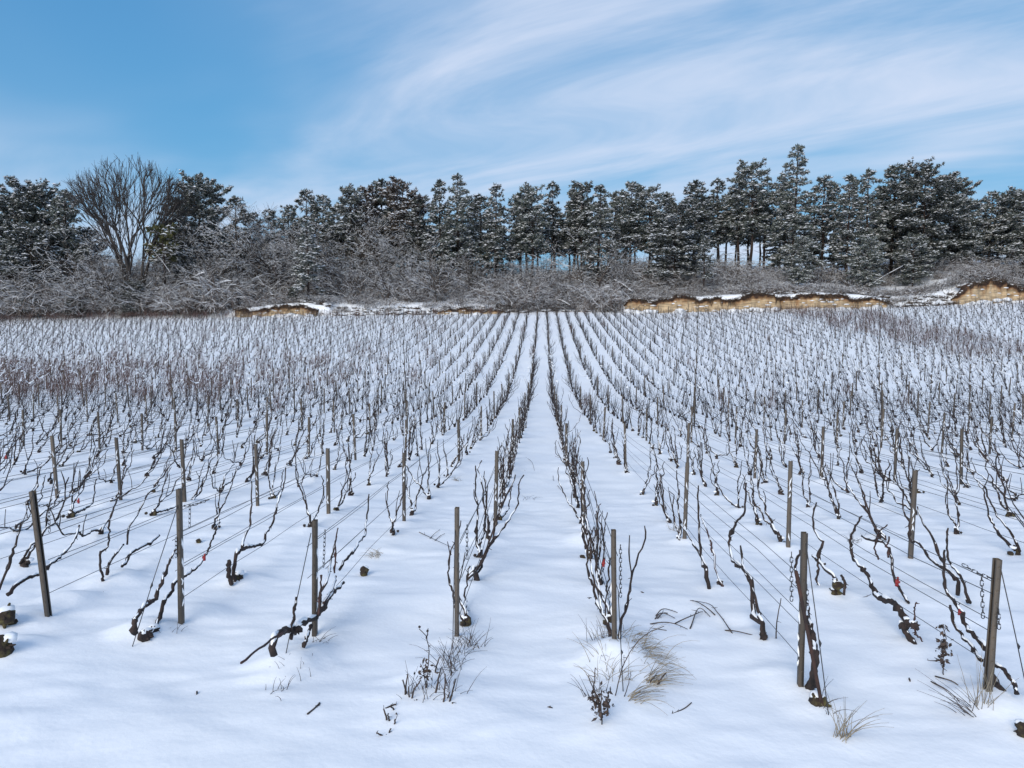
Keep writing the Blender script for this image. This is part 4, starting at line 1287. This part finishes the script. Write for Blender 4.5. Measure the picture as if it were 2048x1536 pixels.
hero_vine(4, [([(1915, 1190), (1915, 1160), (1896, 1139), (1875, 1128), (1851, 1107), (1840, 1088), (1821, 1077), (1818, 1048), (1808, 1024), (1805, 978)], .018, .006),
              ([(1909, 1160), (1880, 1120), (1861, 1072), (1837, 1032), (1830, 1013)], .013, .006), ([(1939, 1205), (1925, 1152), (1907, 1126), (1899, 1101), (1899, 1056)], .012, .007)],
          [(1937, 1203, .022)], 'vine with long sagging snow-lined arm, fourth row right')
hero_vine(-3, [([(14, 1190), (33, 1169), (53, 1157), (80, 1148), (98, 1130), (115, 1117), (137, 1097), (152, 1073), (163, 1050)], .016, .007), ([(-2, 1180), (12, 1140), (24, 1095), (41, 1045)], .010, .006)],
          [(8, 1235, .075), (20, 1245, .05)], 'vine with big mossy stump at the left picture edge', mossy=True)
hero_vine(-3, [([(208, 1168), (204, 1140), (203, 1109), (213, 1093), (215, 1070), (213, 1040)], .011, .007), ([(214, 1150), (221, 1126), (236, 1107), (254, 1089)], .012, .009),
               ([(244, 1133), (254, 1126), (264, 1109), (283, 1097), (305, 1085), (324, 1071)], .014, .011), ([(254, 1089), (262, 1060), (285, 1025), (302, 990), (325, 970)], .010, .006)], [], 'vine of separate snowy arms around a snow mound, fourth row left')


def hero_stump(px, py, r, label, name='vine_stump', tall=1.0):
    p = on_ground(px, py); rs = np.random.default_rng(int(px)); root = empty(name, tuple(p))
    g = G(); tube(g, np.array([[0, 0, -.05], [0, 0, .03], [rs.normal(0, .01), 0, r * 1.2 * tall], [rs.normal(0, .02), 0, r * 2.0 * tall]]), [r * .7, r * .85, r, r * .7], 8, .25, rs)
    for _ in range(16):
        d = unit(rs.normal(0, 1, 3)); c = np.array([0, 0, r * tall]); tube(g, np.array([c + d * r * .5, c + d * r * rs.uniform(.95, 1.4)]), [r * .22, r * .05], 5)
    g.build('trunk', M['moss'], root)
    g = G(); blob(g, (.01, .03, r * 1.75 * tall), r * .72, int(px), 1, (1.15, 1.1, .6), .55); g.build('snow', M['snowcap'], root)
    tag(root, label, 'stump')


hero_stump(727, 1152, .038, 'small dark vine stump standing alone in the snow, second row left')
hero_stump(8, 1318, .075, 'dark frosted stump with snow cap at lower left picture edge')
hero_stump(2046, 1474, .042, 'dark stump cut by the right picture edge near the bottom', tall=.7)
hero_stump(398, 1086, .03, 'low cut stump with a pale face behind the third end post left', tall=.6)

# rusty stake
a = on_ground(1648, 1422); b = at_depth(1594, 1141, a[1] + .06)
g = G(); w = .016
pr_ = np.array([[-w, -w], [w, -w], [w, w * .3], [w * .6, w * .3], [w * .6, -w * .6], [-w, -w * .6]])
v = Vector(b - a); L_ = v.length; zs = [-.06, 0, L_ * .33, L_ * .66, L_]
Vv = np.concatenate([np.concatenate([pr_, np.full((6, 1), z)], 1) for z in zs]); i = np.arange(6); j = (i + 1) % 6
g.add(Vv, ((np.arange(4) * 6)[:, None, None] + np.stack([i, j, j + 6, i + 6], 1)).reshape(-1, 4)); g.F[4].append(np.array([[24, 25, 26, 27], [24, 27, 28, 29]]))
o = g.build('leaning_stake', M['rust'], smooth=False); o.location = a; o.rotation_euler = v.to_track_quat('Z', 'Y').to_euler()
tag(o, 'rusty brown leaning stake holding the thick vine, second row right', 'stake')

# ------------------------------------------------------------------ wires, anchors, chains, clips
yr = {}
for (k, i, x, y) in post_spots: yr.setdefault(k, []).append(y)
for k in sorted(yr):
    x = row_x(k); y0 = min(yr[k]); y1 = min(max(yr[k]), 40 if abs(k) < 8 else 34)
    if y1 - y0 < 6: continue
    root = empty('trellis_wires', (x, y0, gz(x, y0))); O = np.array([x, y0, gz(x, y0)])
    rs = np.random.default_rng(4000 + k)
    for h, dx in ((.20, .012), (.42, -.022), (.47, .024), (.66, -.024), (.72, .02)):
        ys = np.arange(y0 if not (k in post_top) else post_top[k][0][1], y1, .9); zz = groundz(np.full(len(ys), x), ys, False)
        sag = -.02 * np.abs(np.sin((ys - y0) * math.pi / 5.25)) + rs.normal(0, .006, len(ys))
        P = np.stack([x + dx + rs.normal(0, .006, len(ys)), ys, zz + h + sag], 1) - O
        g = G(); prisms(g, P[:-1], P[1:], .0027, .0027, 4); g.build('wire', M['wire'], root)
    tag(root, f"thin trellis wires strung along the {row_name(k)}", 'wires', 'trellis wires of the vine rows')


def anchor(k, top, bot, label):
    b = on_ground(*bot); yt = post_top[k][0][1]; a = at_depth(top[0], top[1], yt - .02)
    root = empty('anchor_wire', tuple(b)); g = G(); q = a - b
    tube(g, np.array([[0, 0, -.03], q * .5 + [0, 0, -.004], q]), .0032, 5)
    u_ = q * .42; g2 = G(); tube(g2, np.array([u_ - q * .02, u_ + [.004, 0, 0], u_ + q * .02]), [.004, .009, .004], 5)
    g.build('wire', M['wire'], root); g2.build('twist', M['wire'], root)
    tag(root, label, 'anchor wire', 'anchor wires of the end posts')


anchor(-3, (67, 985), (-25, 1240), 'slanting anchor wire of the leaning brown end post')
anchor(-2, (356, 1010), (261, 1297), 'slanting anchor wire in front of the forked vine')
anchor(-1, (622, 1066), (563, 1343), 'slanting anchor wire in front of the sprawling vine')
anchor(0, (910, 1060), (905, 1312), 'nearly upright anchor wire beside the tall slotted end post')
anchor(1, (1236, 1180), (1248, 1410), 'anchor wire running down through the dry grass')
anchor(2, (1612, 1085), (1660, 1442), 'steep anchor wire right of the rusty leaning stake')
anchor(3, (2000, 1130), (2062, 1410), 'anchor wire right of the thick end post at lower right')


def link_mesh():
    g = G(); t = np.linspace(0, 2 * np.pi, 11)
    P = np.stack([np.cos(t) * .0085, 0 * t, np.sin(t) * .0115 + np.sign(np.sin(t)) * .007], 1)
    tube(g, P, .0026, 4, cap=False); me = g.mesh('link'); me.materials.append(M['wire']); return me


LINK = link_mesh()
def chain(p0, p1, label, sag=0.0):
    p0, p1 = np.array(p0), np.array(p1); L = np.linalg.norm(p1 - p0); n = max(int(L / .030), 3)
    root = empty('chain', tuple(p0))
    for i in range(n):
        t = (i + .5) / n; c = (p1 - p0) * t + np.array([0, 0, -sag * 4 * t * (1 - t)])
        o = bpy.data.objects.new('link', LINK); COL.objects.link(o); o.parent = root; o.location = c
        q = Vector(p1 - p0).to_track_quat('Z', 'Y'); o.rotation_mode = 'QUATERNION'
        o.rotation_quaternion = q @ Euler((0, 0, (i % 2) * math.pi / 2 + .3)).to_quaternion(); o.scale = (1, 1, L / n / .030)
    tag(root, label, 'chain', 'chains on the end posts')


def chain_px(k, a, b, label, dy=0.0, sag=0.0):
    Y = post_top[k][0][1] + dy
    chain(at_depth(a[0], a[1], Y), at_depth(b[0], b[1], Y), label, sag)


chain_px(-3, (98, 1010), (99, 1064), 'chain hanging beside the leaning brown end post')
chain_px(-3, (72, 1012), (140, 992), 'horizontal chain tying the leaning brown end post to its wire', .0, .02)
chain_px(-2, (380, 1010), (379, 1055), 'chain hanging right of the third end post left')
chain_px(-2, (352, 1075), (352, 1115), 'chain hanging left of the third end post left', -.03)
chain_px(-2, (362, 1012), (418, 998), 'horizontal chain tying the third end post left to its wire', .0, .015)
chain_px(-1, (650, 1060), (647, 1134), 'chain hanging right of the second end post left')
chain_px(0, (934, 1050), (934, 1118), 'chain hanging right of the tall slotted end post')
chain_px(1, (1241, 1090), (1241, 1194), 'long chain hanging right of the end post in dry grass', -.03)
chain_px(2, (1583, 1105), (1583, 1202), 'long chain hanging left of the post behind the rusty stake')
chain_px(2, (1614, 1170), (1614, 1210), 'short chain hanging right of the post behind the rusty stake')
chain_px(3, (1963, 1150), (1966, 1236), 'long chain hanging left of the thick end post')
chain_px(3, (1997, 1218), (1998, 1258), 'short chain hanging right of the thick end post', -.03)
chain_px(3, (1985, 1157), (1925, 1128), 'slanting chain tying the thick end post to its wire', .0, .01)


def clip(p, label, s=1.0, rz=0.0):
    root = empty('red_clip', tuple(p), rz); g = G()
    def bx(c, d):
        x, y, z = np.array(d) / 2; v = np.array([[i_, j_, k_] for i_ in (-x, x) for j_ in (-y, y) for k_ in (-z, z)]) + c
        g.add(v * s, [[0, 1, 3, 2], [4, 6, 7, 5], [0, 4, 5, 1], [2, 3, 7, 6], [0, 2, 6, 4], [1, 5, 7, 3]])
    bx((0, 0, 0), (.018, .012, .042)); bx((.004, 0, .027), (.010, .009, .02)); bx((0, -.009, .008), (.028, .006, .012))
    o = g.build('body', M['red'], root, smooth=False)
    tag(root, label, 'clip', 'red clips on the vines')


clip(on_plane(412, 1114, row_x(-2)) - [0, .03, 0], 'small red clip on the forked vine, third row left')
clip(on_plane(637, 1153, row_x(-1)) - [0, .05, 0], 'small red clip on the post behind the sprawling vine')
clip(on_plane(1790, 1163, row_x(3)) - [0, .03, 0], 'bright red clip on the bent vine, third row right', 1.25)
clip(on_plane(1913, 1222, row_x(3)) - [0, .03, 0], 'small red clip on the vine crossing the thick end post', .7)
clip(on_plane(157, 1003, row_x(-4)), 'red clip hanging from a wire behind the leaning end post')
clip(on_plane(12, 915, row_x(-6)), 'red clip on a vine near the left picture edge')
clip(at_depth(1207, 1128, 5.6), 'red clip on the vine beside the end post in dry grass', 1.0)

# ------------------------------------------------------------------ dry grass, weeds, twigs
def grass_tuft(px, py, n, L, lean, label, spread=.04, mat_='grass', arch=.6, stiff=0.0, name='dry_grass_tuft'):
    p = on_ground(px, py); rs = np.random.default_rng(int(px * 3 + py)); root = empty(name, tuple(p)); g = G()
    P0, P1, r = [], [], []
    for _ in range(n):
        b = np.array([rs.normal(0, spread), rs.normal(0, spread), -.02]); d = unit(np.array([lean[0] + rs.normal(0, .35), lean[1] + rs.normal(0, .35), 1.0])); l = L * rs.uniform(.5, 1.15); ns = 6
        for s_ in range(ns):
            e = b + d * l / ns; P0.append(b); P1.append(e); r.append(.0022 * (1 - s_ / ns) + .0006); b = e
            d = unit(d + np.array([d[0] * arch * .35, d[1] * arch * .35, -arch * .22 * (1 - stiff)]) + rs.normal(0, .05, 3))
    r = np.array(r); prisms(g, np.array(P0), np.array(P1), r, r * .85, 3)
    g.build('blades', M[mat_], root); tag(root, label, 'grass tuft', 'dry grass tufts in the snow')


grass_tuft(1246, 1300, 120, .30, (.25, -.25), 'thick pale grass clump hugging the end post right of the lane', .06, arch=1.1)
grass_tuft(1262, 1330, 70, .36, (.5, -.2), 'sprawling grass clump in the middle of the dry grass patch', .07, arch=1.0)
grass_tuft(1280, 1372, 38, .30, (.9, .1), 'flattened pale grass clump leaning away to the right', .03, arch=.5)
grass_tuft(1250, 1412, 28, .30, (.8, .25), 'grass clump fanning right at the near end of the grass patch', .03, arch=.8)
grass_tuft(1215, 1345, 14, .32, (-.3, .1), 'few thin blades left of the dry grass patch', .06)
grass_tuft(1682, 1478, 24, .30, (.35, .35), 'lone dry grass tuft right of the thick staked vine', .022, arch=.55)
grass_tuft(1968, 1428, 22, .36, (-.15, .05), 'upright grass stalks at the foot of the thick end post', .03, arch=.15, stiff=1)
grass_tuft(1958, 1432, 16, .34, (-.9, .3), 'flattened grass stalks left of the thick end post', .03, 'weed', arch=.2)
grass_tuft(908, 1345, 36, .28, (-.1, .1), 'thin wispy grass before the tall slotted end post', .05, 'weed', arch=.5)
grass_tuft(920, 1318, 16, .20, (.35, 0), 'short grass at the foot of the tall slotted end post', .04, 'weed')
grass_tuft(935, 1295, 26, .22, (.15, 0), 'dark wispy stalks right of the tall slotted end post', .05, 'weed', arch=.3)
grass_tuft(893, 1388, 22, .22, (.05, 0), 'thin dark grass inside the weed clump left of the lane', .05, 'weed', arch=.35)
grass_tuft(845, 1395, 18, .20, (-.1, 0), 'thin dark grass under the seed-head weed left of the lane', .05, 'weed', arch=.3)
grass_tuft(1210, 1300, 22, .24, (-.1, 0), 'thin dark stalks left of the end post in dry grass', .05, 'weed', arch=.25)
grass_tuft(1196, 1405, 18, .20, (-.1, 0), 'thin dark grass under the curled-leaf weed', .05, 'weed', arch=.4)
grass_tuft(1225, 1368, 30, .26, (.1, 0), 'pale wispy grass at the left side of the dry grass patch', .06, arch=.6)
grass_tuft(585, 1345, 16, .16, (0, 0), 'sparse grass below the sprawling vine', .08, 'weed')
grass_tuft(560, 1385, 10, .12, (.2, 0), 'few short blades before the sprawling vine', .05, 'weed')
grass_tuft(755, 1112, 26, .16, (-.3, 0), 'yellowish grass clump near the lone small stump', .04, arch=1.0)
grass_tuft(640, 1290, 12, .18, (.4, 0), 'thin blades right of the second end post left', .05, 'weed')
grass_tuft(1640, 1420, 8, .22, (.2, 0), 'few blades at the foot of the rusty stake', .03, 'weed')
grass_tuft(1060, 1000, 7, .18, (.4, 0), 'bent blades in the central lane', .04, 'weed')
grass_tuft(915, 962, 30, .14, (0, 0), 'small pale grass clump at the second row left', .04, arch=1.0)
grass_tuft(1710, 1085, 22, .14, (0, 0), 'small tangled weed clump between third and fourth rows right', .05, 'weed')
grass_tuft(1355, 1060, 24, .16, (0, 0), 'grass at the foot of a post in the second row right', .04)
grass_tuft(335, 1270, 8, .12, (.2, 0), 'few blades beside the forked vine', .04, 'weed')


def weed(pts_list, label, rad=.0064, heads=(), name='dead_weed', leafy=0):
    """upright dead stalks; the polylines are pixel tracks standing over the spot where the first one starts"""
    p = on_ground(*pts_list[0][0]); rs = np.random.default_rng(int(pts_list[0][0][0]) + 5); root = empty(name, tuple(p)); g = G()
    for pl in pts_list:
        q = np.array([at_depth(a, b, p[1]) for a, b in pl]) - p; q[:, 1] += np.linspace(0, rs.normal(.0, .04), len(q)); q[0, 2] -= .015
        n = max(3 * len(pl), 5); P = resample(q, n) if len(q) > 2 else np.linspace(q[0], q[-1], n)
        tube(g, P + rs.normal(0, .002, P.shape), np.linspace(rad, rad * .6, n), 5)
        for _ in range(n // 3): i = rs.integers(1, n); tube(g, np.array([P[i], P[i] + rs.normal(0, .018, 3)]), [.0025, .001], 4)
    g.build('stem', M['weed'], root)
    if heads:
        g = G()
        for (a, b) in heads: blob(g, at_depth(a, b, p[1]) - p, .009, a, 0)
        g.build('seed_head', M['weed'], root)
    if leafy:
        g = G()
        for (a, b, w_, n) in leafy:
            c = at_depth(a, b, p[1]) - p; C = c + rs.normal(0, 1, (n, 3)) * [w_, w_, w_ * 1.4]
            tufts(g, C, unit(rs.normal(0, 1, (n, 3)) + [0, 0, -.6]), rs.uniform(.02, .045, n), rs, 2, 1, .5)
        g.build('dead_leaves', M['weed'], root, smooth=False)
    tag(root, label, 'dead weed', 'dead weed stalks in the snow')


weed([[(852, 1388), (855, 1340), (857, 1290), (853, 1272), (839, 1254)], [(853, 1272), (855, 1262)], [(852, 1388), (848, 1350), (840, 1330)]], 'tall thin dead weed with round seed heads left of the lane', .004, ((839, 1254), (855, 1262)), leafy=((850, 1340, .022, 26),))
weed([[(822, 1408), (830, 1375), (843, 1358)], [(822, 1408), (815, 1378)], [(828, 1405), (835, 1395)]], 'short forked dead weed in the clump left of the lane')
weed([[(809, 1400), (815, 1348)], [(818, 1398), (804, 1365)]], 'pair of crossing dead stalks left of the lane')
weed([[(883, 1415), (890, 1380), (890, 1350)], [(896, 1410), (909, 1366)], [(870, 1380), (876, 1358)]], 'dead stalks at the right side of the weed clump left of the lane')
weed([[(868, 1360), (872, 1335), (878, 1318)], [(902, 1355), (903, 1322)]], 'dead stalks between the weed clump and the tall slotted post')
weed([[(898, 1418), (905, 1405)], [(888, 1412), (895, 1400)]], 'tiny dead stalks at the near side of the weed clump')
weed([[(792, 1424), (785, 1402)], [(770, 1412), (790, 1413)], [(799, 1430), (798, 1412)]], 'short dark dead twigs at the left of the weed clump')
weed([[(782, 1452), (775, 1440), (772, 1436)], [(788, 1450), (792, 1432)], [(774, 1434), (767, 1418)]], 'short dark dead weed below the weed clump')
weed([[(772, 1473), (764, 1465), (756, 1458)], [(775, 1470), (780, 1462)]], 'lowest dead twig of the weed clump left of the lane')
weed([[(1203, 1455), (1202, 1420), (1200, 1365)], [(1203, 1430), (1190, 1385), (1186, 1375), (1177, 1348)], [(1188, 1375), (1190, 1330)]], 'dark dead weed with curled leaves at the near end of the grass patch', .004, leafy=((1204, 1406, .028, 46), (1190, 1400, .018, 14)))
weed([[(1196, 1440), (1190, 1432), (1186, 1427)], [(1210, 1438), (1230, 1425)], [(1214, 1428), (1220, 1405)]], 'short dead stalks below the curled-leaf weed')
weed([[(1228, 1405), (1240, 1350), (1262, 1300), (1290, 1268), (1328, 1250)]], 'long thin dead stem arching over the grass patch', .0035)
weed([[(1240, 1408), (1256, 1375), (1263, 1355)]], 'thin dead stem in the near part of the grass patch', .0035)
weed([[(1298, 1376), (1306, 1360), (1315, 1354)]], 'short dead stem right of the grass patch, left one of two')
weed([[(1311, 1376), (1320, 1360), (1331, 1345)]], 'short dead stem right of the grass patch, right one of two')
weed([[(1888, 1352), (1884, 1310), (1886, 1270), (1878, 1243)], [(1884, 1318), (1868, 1332)]], 'brown withered weed full of dead leaves left of the thick end post', .004, leafy=((1888, 1290, .020, 46), (1884, 1318, .012, 26), (1884, 1255, .016, 10)))
weed([[(1552, 1285), (1556, 1250), (1567, 1203)]], 'short dark dead stalk with berries beside the tall S-curved vine', .0055, leafy=((1550, 1290, .018, 14),))
weed([[(1226, 1335), (1216, 1310), (1219, 1312)], [(1232, 1352), (1222, 1325), (1218, 1308)]], 'broken reddish cane in the snow heap by the grass patch', .006)


def twig(tracks, label, rad=.005, lift=.004, up=0.0):
    g = G(); rs = np.random.default_rng(int(tracks[0][0][0])); p0 = on_ground(*tracks[0][0]); root = empty('fallen_twig', tuple(p0))
    for n_, tr in enumerate(tracks):
        q = []
        for i, (a, b) in enumerate(tr):
            c = on_ground(a, b) - p0; q.append(c + [0, 0, lift])
        q = np.array(q); n = max(4 * len(q), 5); P = resample(q, n) if len(q) > 2 else np.linspace(q[0], q[-1], n)
        t = np.linspace(0, 1, n); P[:, 2] += up * np.sin(t * math.pi)
        tube(g, P, np.linspace(rad, rad * .5, n), 5)
        for _ in range(n // 4): i = rs.integers(1, n); tube(g, np.array([P[i], P[i] + rs.normal(0, .014, 3)]), [.003, .001], 4)
    g.build('stem', M['weed'], root); tag(root, label, 'twig', 'twigs lying on the snow')


twig([[(1302, 1446), (1345, 1430), (1370, 1418), (1383, 1408)], [(1345, 1430), (1345, 1422)]], 'bare curved twig lying right of the dry grass patch', .006)
twig([[(615, 1430), (628, 1420), (640, 1408)], [(632, 1415), (640, 1412)]], 'short dark twig lying alone in the near snow at left', .006)
twig([[(1310, 1240), (1325, 1232), (1350, 1238)], [(1312, 1233), (1330, 1224), (1355, 1226)], [(1315, 1238), (1335, 1228)]], 'tangled heap of short twigs right of the grass patch', .005, up=.02)
twig([[(1465, 1270), (1435, 1235), (1410, 1210), (1380, 1202)], [(1430, 1232), (1400, 1215), (1385, 1203)], [(1380, 1258), (1405, 1225), (1420, 1235)], [(1350, 1248), (1390, 1238), (1405, 1225)], [(1450, 1262), (1490, 1275), (1525, 1278)], [(1300, 1250), (1340, 1255), (1375, 1260)]], 'large branching dry twig lying between the grass patch and S-curved vine', .005, up=.03)
twig([[(1265, 1262), (1300, 1258), (1333, 1262)]], 'reddish cane lying beside the grass patch', .006)
twig([[(838, 1065), (870, 1082), (908, 1098)], [(870, 1082), (890, 1068)], [(860, 1078), (880, 1060)]], 'thin reddish fallen twig left of the tall slotted end post', .004, up=.01)
twig([[(1052, 915), (1064, 925), (1069, 942)], [(1050, 942), (1046, 936)]], 'bent thin twig lying in the central lane, left one', .004)
twig([[(1110, 913), (1129, 918)]], 'straight short twig lying in the central lane beside the right row', .004)
twig([[(1115, 972), (1127, 986)], [(1106, 952), (1107, 962)]], 'pair of tiny twigs lying in the central lane', .004)
twig([[(1716, 1197), (1730, 1196), (1742, 1190)]], 'small twig lying between second and third rows right', .004)
twig([[(1862, 1365), (1900, 1395), (1940, 1432)], [(1870, 1355), (1910, 1375), (1930, 1400)]], 'dead stalks lying left of the thick end post', .005, up=.02)
for (px, py, lab) in ((1100, 1419, 'tiny dark speck of bark in the central lane near the bottom'), (395, 1388, 'tiny dark crumb of bark in the near snow at left'), (175, 1185, 'small dark crumb left of the forked vine'),
                      (205, 1190, 'second small dark crumb left of the forked vine'), (1820, 1363, 'dark crumb of bark left of the withered weed'), (1180, 1198, 'dark crumb left of the end post in dry grass'), (1182, 1272, 'dark crumb left of the dry grass patch'),
                      (1285, 1186, 'dark crumb right of the long chain')):
    p = on_ground(px, py); g = G(); rs = np.random.default_rng(int(px)); tube(g, np.array([[-.016, 0, .004], [0, .006, .009], [.018, .002, .006]]) + rs.normal(0, .003, (3, 3)), [.004, .006, .003], 5)
    tube(g, np.array([[0, 0, .006], rs.normal(0, .012, 3) + [0, 0, .012]]), [.004, .001], 4)
    o = g.build('bark_crumb', M['weed']); o.location = p; o.rotation_euler = (0, 0, rs.uniform(0, 3)); tag(o, lab, 'bark crumb', 'crumbs of bark on the snow')
